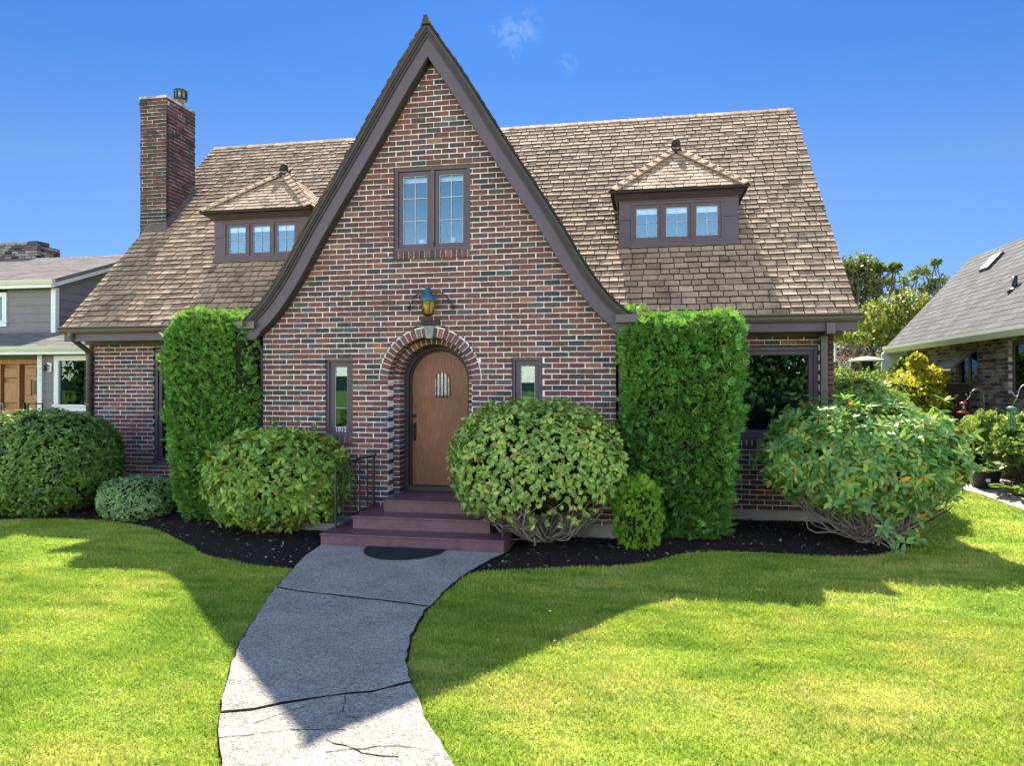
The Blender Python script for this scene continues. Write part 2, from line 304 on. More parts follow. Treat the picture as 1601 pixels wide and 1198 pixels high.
def npbuild(name, V, pat, mat, parent=None, smooth=False):
    n, k = V.shape[:2]; me = bpy.data.meshes.new(name)
    lp = np.concatenate([np.array(p) for p in pat]); ln = np.array([len(p) for p in pat])
    loops = (lp[None, :]+(np.arange(n)*k)[:, None]).ravel(); tot = np.tile(ln, n); st = np.concatenate([[0], np.cumsum(tot)[:-1]])
    me.vertices.add(n*k); me.vertices.foreach_set('co', V.reshape(-1).astype(np.float32))
    me.loops.add(len(loops)); me.loops.foreach_set('vertex_index', loops.astype(np.int32))
    me.polygons.add(len(tot)); me.polygons.foreach_set('loop_start', st.astype(np.int32)); me.polygons.foreach_set('loop_total', tot.astype(np.int32))
    if smooth: me.polygons.foreach_set('use_smooth', np.ones(len(tot), bool))
    me.materials.append(M[mat]); me.update(calc_edges=True); me.validate()
    return link(name, me, parent)

# ------------------------------------------------------------------ brick walls: courses of real bricks
CH, BL, MJ = .073, .216, .0134
def brick_courses(mb, O, U, N, z0, z1, spans, depth=.1, bl=BL, ch=CH, rough=1.0, mi=(0, 1)):
    """O origin, U horizontal dir, N outward normal; spans(z)->list of (u0,u1)"""
    O, U, N = Vector(O), Vector(U), Vector(N); Z = Vector((0,0,1)); k = 0; z = z0
    while z < z1-.01:
        h = min(ch, z1-z)
        for (a, b) in spans(z+h/2):
            if b-a < .02: continue
            P = lambda u, n, zz: O+U*u+N*n+Z*zz
            mb.hexa([P(a,0,z),P(b,0,z),P(b,-depth,z),P(a,-depth,z),P(a,0,z+h),P(b,0,z+h),P(b,-depth,z+h),P(a,-depth,z+h)], mi[1])
            u = math.floor(a/bl)*bl+(bl/2 if k % 2 else 0)
            if u > a: u -= bl
            while u < b:
                g = random.uniform(-.004, .004)
                p0, p1 = max(a-.003, u+MJ/2+g), min(b+.003, u+bl-MJ/2+random.uniform(-.004, .004))
                if p1-p0 > .025:
                    out = random.uniform(.003, .009)*rough
                    q = random.random()
                    if q > .965: out = .018*rough
                    j = lambda: random.uniform(-.0022, .0022)*rough
                    f = MJ/2
                    mb.hexa([P(p0+j(),out,z+f+j()),P(p1+j(),out,z+f+j()),P(p1,-depth+.002,z+f),P(p0,-depth+.002,z+f),
                             P(p0+j(),out,z+h-f+j()),P(p1+j(),out,z+h-f+j()),P(p1,-depth+.002,z+h-f),P(p0,-depth+.002,z+h-f)], mi[0])
                u += bl
        z += ch; k += 1
def cut(spans, a, b):
    o = []
    for (p, q) in spans:
        if b <= p or a >= q: o.append((p, q)); continue
        if a > p: o.append((p, a))
        if b < q: o.append((b, q))
    return o
def soldier_row(mb, x0, x1, y, z0, z1, out=.03, depth=.1, bw=.075, mi=(0, 1)):
    mb.box(x0+.002, x1-.002, y-out+.012, y+depth, z0+.002, z1-.002, mi[1]); u = x0+.004
    while u < x1-.02:
        e = min(u+bw-.013, x1-.004); j = random.uniform(-.003, .003)
        mb.box(u, e, y-out+j, y+.03, z0, z1+j, mi[0]); u += bw

# ------------------------------------------------------------------ shingled planes
def shingles(mb, O, U, S, N, smax, urange, expo=.142, wid=(.13,.26), thick=.008, mi=0, lap=1.5, lift=.004, bi=None, gap=.006):
    """O at eave, U along eave, S up slope, N outward"""
    O, U, S, N = Vector(O), Vector(U), Vector(S), Vector(N); i = 0; s = 0
    while s < smax-.02:
        s1 = min(s+expo*lap, smax)
        a, b = urange(min(s+expo*.5, smax)); u = a-random.uniform(0, .12)
        while u < b-.01:
            wd = random.uniform(*wid); p0, p1 = max(a, u+gap*.5), min(b, u+wd-gap*.5)
            if p1-p0 > .02:
                j = random.uniform(-.007, .007); t = thick*random.uniform(.75, 1.35)+lift
                P = lambda uu, ss, nn: O+U*uu+S*ss+N*nn
                sb = s+j if s > 0 else s+j*.4
                mb.hexa([P(p0,sb,0),P(p1,sb+random.uniform(-.002,.002),0),P(p1,s1,-.002),P(p0,s1,-.002),P(p0,sb,t),P(p1,sb,t),P(p1,s1,.002),P(p0,s1,.002)], mi, [(3,2,1,0),(4,5,6,7),(2,3,7,6)])
                V8 = [P(p0,sb,0),P(p1,sb,0),P(p1,s1,-.002),P(p0,s1,-.002),P(p0,sb,t),P(p1,sb,t),P(p1,s1,.002),P(p0,s1,.002)]
                mb.add(V8, [(0,1,5,4),(1,2,6,5),(3,0,4,7)], mi if bi is None else bi)
            u += wd
        s += expo; i += 1
def caps(mb, p0, p1, wid=.11, expo=.15, thick=.012, down=.06, mi=0, side=None):
    """cap shingles along a hip or ridge"""
    p0, p1 = Vector(p0), Vector(p1); d = (p1-p0); L = d.length; d.normalize()
    sd = Vector(side).normalized() if side else d.cross(Vector((0,0,1))).normalized(); up = sd.cross(d).normalized()
    if up.z < 0: up = -up
    s = 0
    while s < L-.02:
        e = min(s+expo*1.25, L); a = p0+d*s; b = p0+d*e; t = thick+random.uniform(0, .006)
        for sg in (-1, 1):
            o = sd*sg*wid-up*down
            V = [a+up*.004, a+o+up*.004, b+o, b, a+up*(t+.006), a+o+up*(t+.004), b+o+up*.004, b+up*.006]
            mb.hexa(V, mi)
        s += expo

# ================================================================== THE BRICK HOUSE
HX = thing('brick_house', (-.15, 1.6, 0), 'brown clinker brick cottage with steep pointed front gable and tan shingled roof', 'house')
XC = -.14                      # gable centre line
OUT = [(0,6.87),(.50,6.13),(.987,5.345),(1.415,4.68),(1.767,4.125),(2.084,3.59),(2.40,3.15),(2.68,2.89)]
def smooth_poly(P, n=4):
    o = []
    for i in range(len(P)-1):
        p0 = P[max(i-1,0)]; p1 = P[i]; p2 = P[i+1]; p3 = P[min(i+2,len(P)-1)]
        for k in range(n):
            t = k/n
            o.append(tuple(.5*((2*p1[c])+(-p0[c]+p2[c])*t+(2*p0[c]-5*p1[c]+4*p2[c]-p3[c])*t*t+(-p0[c]+3*p1[c]-3*p2[c]+p3[c])*t**3) for c in (0,1)))
    return o+[P[-1]]
OUTS = smooth_poly(OUT, 4)
def offset_in(P, d):
    o = []
    for i, p in enumerate(P):
        a = P[max(i-1,0)]; b = P[min(i+1,len(P)-1)]; dx, dz = b[0]-a[0], b[1]-a[1]; L = math.hypot(dx, dz)
        o.append((p[0]+dz/L*d, p[1]-dx/L*d))
    # apex: meet the centre line
    a, b = o[0], o[1]; s = (b[1]-a[1])/(b[0]-a[0]); o[0] = (0, a[1]-s*a[0]); 
    return [q for q in o if q[0] >= 0]
zs_ = [p[1] for p in OUTS][::-1]; xs_ = [p[0] for p in OUTS][::-1]
def outer_w(z): return float(np.interp(z, zs_, xs_))
AC, AZ = -.165, 2.06          # arch centre and springing
def gable_spans(z):
    if z > 2.8:
        hw = min(2.52, outer_w(z)-.12) if z < 6.7 else 0
        sp = [(max(-2.63, XC-hw), min(2.34, XC+hw))]
    else: sp = [(-2.63, 2.34)]
    if z < AZ: sp = cut(sp, AC-.59, AC+.59)
    elif z < AZ+.735:
        r = math.sqrt(.735**2-(z-AZ)**2); sp = cut(sp, AC-r, AC+r)
    if 3.72 < z < 5.01: sp = cut(sp, -.685, .40)
    if 1.18 < z < 2.37: sp = cut(sp, -1.685, -1.275); sp = cut(sp, .967, 1.385)
    return sp
mb = MB(); brick_courses(mb, (0,0,0), (1,0,0), (0,-1,0), .17, 6.65, gable_spans, depth=.2)
soldier_row(mb, -.68, .395, 0, 3.722, 3.825, out=.03); soldier_row(mb, -1.68, -1.28, 0, 1.185, 1.285, out=.03); soldier_row(mb, .97, 1.38, 0, 1.185, 1.285, out=.03)
mb.build('gable_wall', ['brick', 'mortar'], HX)
for (x, n) in ((-2.63, -1), (2.34, 1)):
    mb = MB(); brick_courses(mb, (x-n*.001, 0, 0), (0, n, 0) if n > 0 else (0, -1, 0), (n,0,0), .17, 2.85, (lambda z, n=n: [(.2, 1.6)] if n > 0 else [(-1.6, -.2)]), depth=.1)
    mb.build('side_wall', ['brick', 'mortar'], HX)

# arch rings
mb = MB()
def ring(r0, r1, y0, y1, n, skip=None, mo=.0):
    seg = 48
    for k in range(seg):      # mortar
        a0, a1 = math.pi*k/seg, math.pi*(k+1)/seg
        p = lambda r, a, y: (AC+r*math.cos(a), y, AZ+r*math.sin(a))
        mb.add([p(r0+.006,a0,y0),p(r1+mo,a0,y0),p(r1+mo,a1,y0),p(r0+.006,a1,y0),p(r0+.006,a0,y1),p(r0+.006,a1,y1)], [(0,1,2,3),(0,3,5,4)], 1)
    for k in range(n):
        if skip and k in skip: continue
        g = .0065/(.5*(r0+r1)); a0, a1 = math.pi*k/n+g, math.pi*(k+1)/n-g; o = random.uniform(.004,.009); p = lambda r, a, y: (AC+r*math.cos(a), y, AZ+r*math.sin(a))
        mb.hexa([p(r0,a0,y0-o),p(r1,a0,y0-o),p(r1,a0,y1),p(r0,a0,y1),p(r0,a1,y0-o),p(r1,a1,y0-o),p(r1,a1,y1),p(r0,a1,y1)], 0)
ring(.59, .715, -.001, .2, 27, skip=(13,), mo=.02)
ring(.50, .588, .2, .42, 23)
brick_courses(mb, (0, .2, 0), (1,0,0), (0,-1,0), .49, AZ, lambda z: [(AC-.60, AC-.50), (AC+.50, AC+.60)], depth=.24, bl=.216)
arch = mb.build('door_arch', ['brick', 'mortar'], HX)
mb = MB()   # keystone with a clinker ledge above it
mb.hexa([(AC-.045,-.03,2.63),(AC+.045,-.03,2.63),(AC+.05,.15,2.63),(AC-.05,.15,2.63),(AC-.07,-.035,2.80),(AC+.07,-.035,2.80),(AC+.07,.15,2.80),(AC-.07,.15,2.80)])
for k in range(5):
    x = AC-.11+k*.052; mb.box(x, x+.05, -.045-.02*random.random(), .02, 2.805+.01*random.random(), 2.865+.02*random.random(), 1)
mb.build('keystone', ['stone', 'chim_brick'], HX)

# foundation
mb = MB(); mb.bbox(-2.66, 2.37, -.03, .3, -.2, .168); mb.bbox(2.3, 5.41, 1.57, 1.9, -.2, .168); mb.bbox(-6.92, -2.6, 1.57, 1.9, -.2, .168)
mb.bbox(5.1, 5.41, 1.9, 8.9, -.2, .168); mb.bbox(-6.92, -6.6, 1.9, 8.9, -.2, .168)
mb.bbox(-1.95, -1.22, -.42, -.02, -.2, .15)
mb.build('foundation', 'concrete', HX)
# main walls
def wallL(z): 
    sp = [(-6.88, -2.63)]
    return cut(sp, -5.62, -4.35) if .62 < z < 2.63 else sp
def wallR(z):
    sp = [(2.34, 5.37)]
    return cut(sp, 3.35, 5.17) if 1.10 < z < 2.56 else sp
mb = MB(); brick_courses(mb, (0,1.6,0), (1,0,0), (0,-1,0), .17, 2.95, wallL)
brick_courses(mb, (0,1.6,0), (1,0,0), (0,-1,0), .17, 2.95, wallR)
soldier_row(mb, 3.35, 5.17, 1.6, 1.11, 1.20, out=.03)
mb.build('front_wall', ['brick', 'mortar'], HX)
SL = (7.43-2.98)/(5.40-1.12)
def roofz(y): return 2.98+(y-1.12)*SL if y <= 5.40 else 7.43-(y-5.40)*SL
def ends(z):
    if z < 2.9: return [(1.6, 8.9)]
    t = (z+.1-2.98)/SL+1.12
    return [(max(1.6, t), min(8.9, 10.8-t))] if t < 5.1 else []
mb = MB(); brick_courses(mb, (5.37,0,0), (0,1,0), (1,0,0), .17, 7.2, ends)
brick_courses(mb, (-6.88,0,0), (0,-1,0), (-1,0,0), .17, 7.2, lambda z: [(-b, -a) for (a, b) in ends(z)])
mb.box(-6.8, 5.3, 8.7, 8.8, 0, 3.0, 1)
mb.build('end_wall', ['brick', 'mortar'], HX)

# ---- main roof
mb = MB(); X0, X1 = -6.97, 5.56
for sg in (1,):
    mb.hexa([(X0,1.12,2.90),(X1,1.12,2.90),(X1,5.40,7.35),(X0,5.40,7.35),(X0,1.12,2.975),(X1,1.12,2.975),(X1,5.40,7.425),(X0,5.40,7.425)], 0)
    mb.hexa([(X0,5.40,7.35),(X1,5.40,7.35),(X1,9.68,2.90),(X0,9.68,2.90),(X0,5.40,7.425),(X1,5.40,7.425),(X1,9.68,2.975),(X0,9.68,2.975)], 0)
sn = Vector((0, 1, SL)).normalized(); nn = Vector((0, -SL, 1)).normalized()
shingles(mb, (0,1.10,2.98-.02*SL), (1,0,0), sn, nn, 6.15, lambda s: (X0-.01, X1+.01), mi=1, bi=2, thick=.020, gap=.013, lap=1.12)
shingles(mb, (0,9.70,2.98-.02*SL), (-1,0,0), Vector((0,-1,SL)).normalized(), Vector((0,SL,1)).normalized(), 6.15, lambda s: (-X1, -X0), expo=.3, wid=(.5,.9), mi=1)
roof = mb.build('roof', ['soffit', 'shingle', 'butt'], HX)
mb = MB(); caps(mb, (X0, 5.40, 7.435), (X1+.01, 5.40, 7.435), wid=.10, down=.085, expo=.17); mb.build('ridge_cap', 'shingle', roof)
for x0, x1 in ((5.38, 5.43), (-6.935, -6.885)):   # verge boards, soffit and frieze
    mb = MB()
    for (ya, yb) in ((1.35, 5.40), (9.15, 5.40)):
        mb.hexa([(x0,ya,roofz(ya)-.28),(x1,ya,roofz(ya)-.28),(x1,yb,roofz(yb)-.28),(x0,yb,roofz(yb)-.28),(x0,ya,roofz(ya)-.085),(x1,ya,roofz(ya)-.085),(x1,yb,roofz(yb)-.085),(x0,yb,roofz(yb)-.085)])
    mb.build('verge_board', 'trim', HX)
for x0, x1 in ((-7.0, -2.5), (2.2, 5.58)):
    mb = MB()
    mb.bbox(x0, x1, 1.17, 1.21, 2.74, 2.90, .004)
    mb.box(x0, x1, 1.21, 1.6, 2.80, 2.83); mb.bbox(x0+.08, x1-.1, 1.53, 1.585, 2.70, 2.80, .004)
    mb.build('fascia', 'trim', HX)
def gutter_x(x0, x1, y=1.17, z=2.985):
    prof = [(y,z-.115),(y-.05,z-.115),(y-.075,z-.08),(y-.085,z-.045),(y-.115,z-.02),(y-.115,z),(y-.105,z),(y-.100,z-.012),(y-.012,z-.06),(y,z-.005)]
    mb = MB(); mb.prism(prof, 'x', x0, x1); return mb.build('gutter', 'gutter', HX)
gutter_x(-7.03, -2.4); gutter_x(2.2, 5.63)
def downspout(path, s=.045):
    mb = MB(); 
    pts = []
    P = [Vector(p) for p in path]
    for i, p in enumerate(P):
        if 0 < i < len(P)-1:
            a = (P[i-1]-p).normalized()*.06; b = (P[i+1]-p).normalized()*.06
            pts += [p+a, p+(a+b)*.35, p+b]
        else: pts.append(p)
    mb.tube(pts, s, 10); 
    for zz in (path[-1][2]+.5, (path[-2][2]+path[-1][2])/2+.3):
        mb.box(path[-1][0]-s*1.15, path[-1][0]+s*1.15, path[-1][1]-s*1.15, path[-1][1]+s*1.5, zz, zz+.03)
    return mb.build('downspout', 'gutter', HX)
downspout([(-6.83,1.13,2.90),(-6.83,1.13,2.80),(-6.83,1.53,2.58),(-6.83,1.53,.1)])
mb = MB(); mb.bbox(5.18, 5.27, 1.50, 1.585, .1, 2.72, .01); mb.bbox(5.17, 5.28, 1.12, 1.585, 2.70, 2.86, .01)
for zz in (.9, 1.9): mb.box(5.165, 5.285, 1.49, 1.59, zz, zz+.03)
mb.build('downspout', 'gutter', HX)
downspout([(2.56,.02,2.78),(2.56,.05,2.66),(2.40,.07,2.52),(2.40,.07,.1)], .034)
downspout([(-2.88,.02,2.78),(-2.88,.05,2.66),(-2.68,.07,2.52),(-2.68,.07,.1)], .034)

# ---- gable roof
mb = MB()
for sg in (-1, 1):
    pts = [(XC+sg*p[0], p[1]-.015) for p in OUTS]
    for i in range(len(pts)-1):
        (xa, za), (xb, zb) = pts[i], pts[i+1]
        if sg < 0: (xa, za), (xb, zb) = (xb, zb), (xa, za)
        dx, dz = xb-xa, zb-za; L = math.hypot(dx, dz); ox, oz = dz/L*.07, -dx/L*.07
        ye = lambda z: max(1.35, (z-2.98)/SL+1.12+.12)
        mb.hexa([(xa+ox,-.19,za+oz),(xb+ox,-.19,zb+oz),(xb+ox,ye(zb),zb+oz),(xa+ox,ye(za),za+oz),(xa,-.19,za),(xb,-.19,zb),(xb,ye(zb),zb),(xa,ye(za),za)], 0)
    # shingles follow the sweep
    P = [Vector((XC+sg*p[0], 0, p[1])) for p in OUTS][::-1]; segl = [(P[i+1]-P[i]).length for i in range(len(P)-1)]; tot = sum(segl)
    def at(s):
        s = max(0, min(tot-1e-4, s)); i = 0
        while s > segl[i]: s -= segl[i]; i += 1
        return P[i]+(P[i+1]-P[i])*(s/segl[i]), (P[i+1]-P[i]).normalized()
    s = 0
    while s < tot-.03:
        p, d = at(s); q, d2 = at(s+.2); N = Vector((-d.z, 0, d.x)) if sg > 0 else Vector((d.z, 0, -d.x))
        N = Vector((sg*abs(d.z), 0, abs(d.x))); q = q if (s+.2) < tot else P[-1]
        yend = max(1.3, (q.z-2.98)/SL+1.12+.1); y = -.245
        while y < yend:
            wd = random.uniform(.13, .26); y1 = min(y+wd-.005, yend+.05); t = .02*random.uniform(.8, 1.3); dn = random.uniform(-.006,.006)
            a = p+d*dn+N*-.005; y0 = y + (random.uniform(-.012, .012) if y < -.2 else 0)
            b = q+N*-.008; Yv = lambda v, yy: (v.x, yy, v.z)
            pts8 = [Yv(a,y0),Yv(a,y1),Yv(b,y1),Yv(b,y0),Yv(a+N*t,y0),Yv(a+N*t,y1),Yv(b+N*.006,y1),Yv(b+N*.006,y0)]
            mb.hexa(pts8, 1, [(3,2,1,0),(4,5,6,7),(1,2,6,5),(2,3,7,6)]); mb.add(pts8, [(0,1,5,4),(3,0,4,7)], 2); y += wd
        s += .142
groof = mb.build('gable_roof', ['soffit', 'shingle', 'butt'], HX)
mb = MB(); caps(mb, (XC, -.26, 6.885), (XC, 4.8, 6.885), wid=.06, down=.095, expo=.17, side=(1,0,0)); mb.hexa([(XC-.06,-.27,6.79),(XC+.06,-.27,6.79),(XC+.05,-.10,6.80),(XC-.05,-.10,6.80),(XC-.025,-.28,6.905),(XC+.025,-.28,6.905),(XC+.02,-.10,6.92),(XC-.02,-.10,6.92)])
mb.build('ridge_cap', 'trim2', groof)
for sg in (-1, 1):
    def strip(mb, d0, d1, y0, y1, mi=0, foot=None):
        A = offset_in(OUTS, d0); B = offset_in(OUTS, d1)
        n = 30
        def res(Q):
            L = [0]
            for i in range(1, len(Q)): L.append(L[-1]+math.dist(Q[i], Q[i-1]))
            return [(float(np.interp(k/n*L[-1], L, [q[0] for q in Q])), float(np.interp(k/n*L[-1], L, [q[1] for q in Q]))) for k in range(n+1)]
        A, B = res(A), res(B)
        if foot: B = [(min(b[0], foot[0]), max(b[1], foot[1])) for b in B]
        for k in range(n):
            a0, a1, b0, b1 = [(XC+sg*q[0], q[1]) for q in (A[k], A[k+1], B[k], B[k+1])]
            V = [(b0[0],y0,b0[1]),(a0[0],y0,a0[1]),(a0[0],y1,a0[1]),(b0[0],y1,b0[1]),(b1[0],y0,b1[1]),(a1[0],y0,a1[1]),(a1[0],y1,a1[1]),(b1[0],y1,b1[1])]
            mb.hexa(V, mi, [(0,1,5,4),(2,3,7,6),(1,2,6,5),(3,0,4,7)])
    mb = MB(); strip(mb, .02, .06, -.235, -.10, 1); strip(mb, .055, .085, -.22, -.10, 1); strip(mb, .08, .12, -.20, -.10, 1); strip(mb, .115, .268, -.18, -.14, 0)
    strip(mb, .24, .275, -.135, .0, 1)
    x0, x1 = sorted((XC+sg*2.43, XC+sg*2.66)); mb.prism([(XC+sg*2.46,2.80),(XC+sg*2.44,2.72),(XC+sg*2.53,2.63),(XC+sg*2.68,2.63),(XC+sg*2.68,2.80)], 'y', -.179, -.141, 0)
    mb.build('barge_board', ['trim', 'trim2'], HX)
    mb = MB(); x0, x1 = sorted((XC+sg*2.44, XC+sg*2.77))
    prof = [(0,0),(.25,0),(.27,.03),(.285,.055),(.33,.08),(.33,.10),(0,.10)]
    mb.prism([(XC+sg*(2.49+u), 2.785+v) for u, v in prof], 'y', -.25, 1.15); mb.build('gutter', 'gutter', HX)

# ---- windows
def casement(mb, x0, x1, y, z0, z1, fr=.05, cols=1, rows=(), gy=.03, mi=0, gi=1, ci=2, bar=.007, inner=.012):
    """sash frame in y..y+.05 plus glass and came bars; y = face of sash"""
    d = .045
    mb.bbox(x0, x1, y, y+d, z0, z0+fr, .003, mi); mb.bbox(x0, x1, y, y+d, z1-fr, z1, .003, mi)
    mb.bbox(x0, x0+fr, y+.001, y+d-.001, z0+fr, z1-fr, .003, mi); mb.bbox(x1-fr, x1, y+.001, y+d-.001, z0+fr, z1-fr, .003, mi)
    a, b, c, e = x0+fr, x1-fr, z0+fr, z1-fr; yb = y+gy
    for q in (a, b-.007): mb.box(q, q+.007, yb-.012, yb-.002, c, e, ci)
    for q in (c, e-.007): mb.box(a, b, yb-.013, yb-.003, q, q+.007, ci)
    for k in range(1, cols+0):
        xx = a+(b-a)*k/cols; mb.box(xx-bar/2, xx+bar/2, yb-.010, yb-.002, c, e, ci)
    for r in rows:
        zz = c+(e-c)*r; mb.box(a, b, yb-.011, yb-.003, zz-bar/2, zz+bar/2, ci)
    return (a, b, c, e, yb)
def glass(name, a, b, c, e, y, parent, mat='glass', sub='glass'):
    mb = MB(); mb.box(a, b, y, y+.005, c, e); return mb.build(sub, mat, parent)
def blind(a, b, z0, z1, y, parent):
    mb = MB(); n = max(2, int((z1-z0)/.022))
    for k in range(n):
        z = z0+(z1-z0)*k/n; mb.hexa([(a,y,z),(b,y,z),(b,y+.004,z),(a,y+.004,z),(a,y+.008,z+.021),(b,y+.008,z+.021),(b,y+.012,z+.021),(a,y+.012,z+.021)])
    return mb.build('blind', 'blind', parent)
def room(x0, x1, y0, y1, z0, z1, mat='room'):
    mb = MB(); mb.add([(x0,y0,z0),(x1,y0,z0),(x1,y1,z0),(x0,y1,z0),(x0,y0,z1),(x1,y0,z1),(x1,y1,z1),(x0,y1,z1)], [(0,1,2,3),(7,6,5,4),(1,5,6,2),(2,6,7,3),(3,7,4,0)])
    return mb.build('room_lining', mat, HX)
# gable window
mb = MB(); X0w, X1w, Z0w, Z1w = -.685, .40, 3.825, 5.01
mb.bbox(X0w, X1w, .03, .18, Z1w-.075, Z1w+.0, .004); mb.bbox(X0w, X1w, .015, .18, Z0w, Z0w+.055, .004)
mb.bbox(X0w, X0w+.055, .031, .179, Z0w+.055, Z1w-.075, .004); mb.bbox(X1w-.055, X1w, .031, .179, Z0w+.055, Z1w-.075, .004)
mb.bbox(-.165, -.11, .032, .178, Z0w+.055, Z1w-.075, .004)
g1 = casement(mb, -.63, -.165, .06, Z0w+.055, Z1w-.075, .058, 2, (.34,.67)); g2 = casement(mb, -.11, .345, .06, Z0w+.055, Z1w-.075, .058, 2, (.34,.67))
mb.box(-.15, -.125, .01, .03, 3.87, 3.95, 0)
wn = mb.build('window', ['trim', 'glass', 'lead_came'], HX); tag(wn, 'tall double casement window high in the front gable')
for g in (g1, g2): glass('g', g[0], g[1], g[2], g[3], g[4], wn); blind(g[0]-.02, g[1]+.02, g[3]-.07, g[3]+.0, .16, wn)
room(-.7, .42, .21, 2.2, 3.7, 5.05)
# little windows beside the door
for (x0, x1, lab, rows) in ((-1.685, -1.275, 'narrow window left of the door with the house number', (.32,)), (.967, 1.385, 'narrow window right of the door', (.5,))):
    mb = MB(); z0, z1 = 1.285, 2.37
    mb.bbox(x0, x1, .03, .15, z1-.05, z1, .004); mb.bbox(x0, x1, .01, .15, z0, z0+.05, .004); mb.bbox(x0, x0+.045, .031, .149, z0+.05, z1-.05, .004); mb.bbox(x1-.045, x1, .031, .149, z0+.05, z1-.05, .004)
    g = casement(mb, x0+.045, x1-.045, .06, z0+.05, z1-.05, .067, 1, rows)
    wn2 = mb.build('window', ['trim', 'glass', 'lead_came'], HX); tag(wn2, lab); glass('g', g[0], g[1], g[2], g[3], g[4], wn2)
    room(x0, x1, .21, 1.2, 1.2, 2.4, 'dark')
    if x0 < 0: wnum = wn2
def text(s, size, loc, rot, mat, parent, name, ext=.004, sx=1):
    cu = bpy.data.curves.new('t', 'FONT'); cu.body = s; cu.size = size; cu.extrude = ext; cu.align_x = 'CENTER'; cu.space_character = 1.15; cu.offset = .0012
    to = bpy.data.objects.new('t', cu); COL.objects.link(to); to.location = loc; to.rotation_euler = rot; to.scale = (sx, 1, 1)
    bpy.context.view_layer.update(); dg = bpy.context.evaluated_depsgraph_get()
    me = bpy.data.meshes.new_from_object(to.evaluated_get(dg)); me.transform(to.matrix_world); me.materials.clear(); me.materials.append(M[mat])
    COL.objects.unlink(to); bpy.data.objects.remove(to); return link(name, me, parent)
text('1012', .088, (-1.475, .054, 1.341), (R(90), 0, 0), 'white', wnum, 'house_number', .003, .85)
# big right window
mb = MB(); x0, x1, z0, z1 = 3.35, 5.17, 1.20, 2.56
mb.bbox(x0, x1, 1.63, 1.76, z1-.06, z1, .004); mb.bbox(x0, x1, 1.585, 1.76, z0, z0+.07, .004); mb.bbox(x1-.06, x1, 1.631, 1.759, z0+.07, z1-.06, .004); mb.bbox(x0, x0+.06, 1.631, 1.759, z0+.07, z1-.06, .004)
g = casement(mb, x0+.06, x1-.06, 1.66, z0+.07, z1-.06, .06, 1, ())
wb = mb.build('window', ['trim', 'glass', 'trim2'], HX); tag(wb, 'wide dark picture window at the right of the front wall'); glass('g', g[0], g[1], g[2], g[3], g[4], wb)
room(x0-.3, x1+.1, 1.8, 4.5, .4, 2.7, 'dark')
mb = MB(); x0, x1, z0, z1 = -5.62, -4.35, .62, 2.63
mb.bbox(x0, x1, 1.63, 1.76, z1-.06, z1, .004); mb.bbox(x0, x1, 1.585, 1.76, z0, z0+.07, .004); mb.bbox(x1-.06, x1, 1.631, 1.759, z0+.07, z1-.06, .004); mb.bbox(x0, x0+.06, 1.631, 1.759, z0+.07, z1-.06, .004)
g = casement(mb, x0+.06, x1-.06, 1.66, z0+.07, z1-.06, .06, 2, (.5,))
wb = mb.build('window', ['trim', 'glass', 'trim2'], HX); tag(wb, 'tall window mostly hidden behind the left hedge'); glass('g', g[0], g[1], g[2], g[3], g[4], wb)
room(x0-.3, x1+.1, 1.8, 4.5, .4, 2.7, 'dark')

# ---- door
def arch_poly(r, zb, n=24): return [(AC+r*math.cos(math.pi*k/n), AZ+r*math.sin(math.pi*k/n)) for k in range(n+1)]+[(AC-r, zb), (AC+r, zb)]
mb = MB(); P = arch_poly(.435, .565); mb.prism(P[::-1], 'y', .50, .55)
door = mb.build('door', 'oak', HX); tag(door, 'round-topped oak front door with a small barred peephole window')
mb = MB(); n = 24
for (r0, r1, y0) in ((.44, .505, .40), (.415, .44, .465)):
    A = arch_poly(r1, .49, n)[:n+1]; B = arch_poly(r0, .49, n)[:n+1]
    A = [(AC+r1, .49)]+A+[(AC-r1, .49)]; B = [(AC+r0, .49)]+B+[(AC-r0, .49)]
    for k in range(len(A)-1):
        V = [(B[k][0],y0,B[k][1]),(A[k][0],y0,A[k][1]),(A[k][0],.56,A[k][1]),(B[k][0],.56,B[k][1]),(B[k+1][0],y0,B[k+1][1]),(A[k+1][0],y0,A[k+1][1]),(A[k+1][0],.56,A[k+1][1]),(B[k+1][0],.56,B[k+1][1])]
        mb.hexa(V, 0, [(0,1,5,4),(2,3,7,6),(1,2,6,5),(3,0,4,7)])
mb.bbox(AC-.44, AC+.44, .38, .56, .492, .562, .004)
mb.build('door_frame', 'trim2', HX)
mb = MB(); mb.box(AC-.7, AC+.7, .575, .60, .3, 2.8); mb.build('room_lining', 'dark', HX)
mb = MB(); wc, wz = -.135, 2.07
ap = lambda r, zb, n=12: [(wc+r*math.cos(math.pi*k/n), wz+r*math.sin(math.pi*k/n)) for k in range(n+1)]+[(wc-r, zb), (wc+r, zb)]
mb.prism(ap(.108, 1.85)[::-1], 'y', .494, .499, 1)
A = ap(.122, 1.83); B = ap(.104, 1.85)
for k in range(len(A)):
    k2 = (k+1) % len(A); mb.hexa([(B[k][0],.482,B[k][1]),(A[k][0],.482,A[k][1]),(A[k][0],.50,A[k][1]),(B[k][0],.50,B[k][1]),(B[k2][0],.482,B[k2][1]),(A[k2][0],.482,A[k2][1]),(A[k2][0],.50,A[k2][1]),(B[k2][0],.50,B[k2][1])], 2)
mb.build('peephole_window', ['iron', 'glass_obs', 'oak'], door)
mb = MB()
for k in range(4):
    x = wc-.078+k*.052; top = wz+math.sqrt(max(0, .11**2-(x-wc)**2)); mb.tube([(x, .475, 1.815), (x, .475, top)], .0065, 6)
mb.build('window_grille', 'iron', door)
mb = MB(); hx = -.54
mb.lathe([(.026,0),(.026,.012),(.014,.02)], (0,0,0), 14)
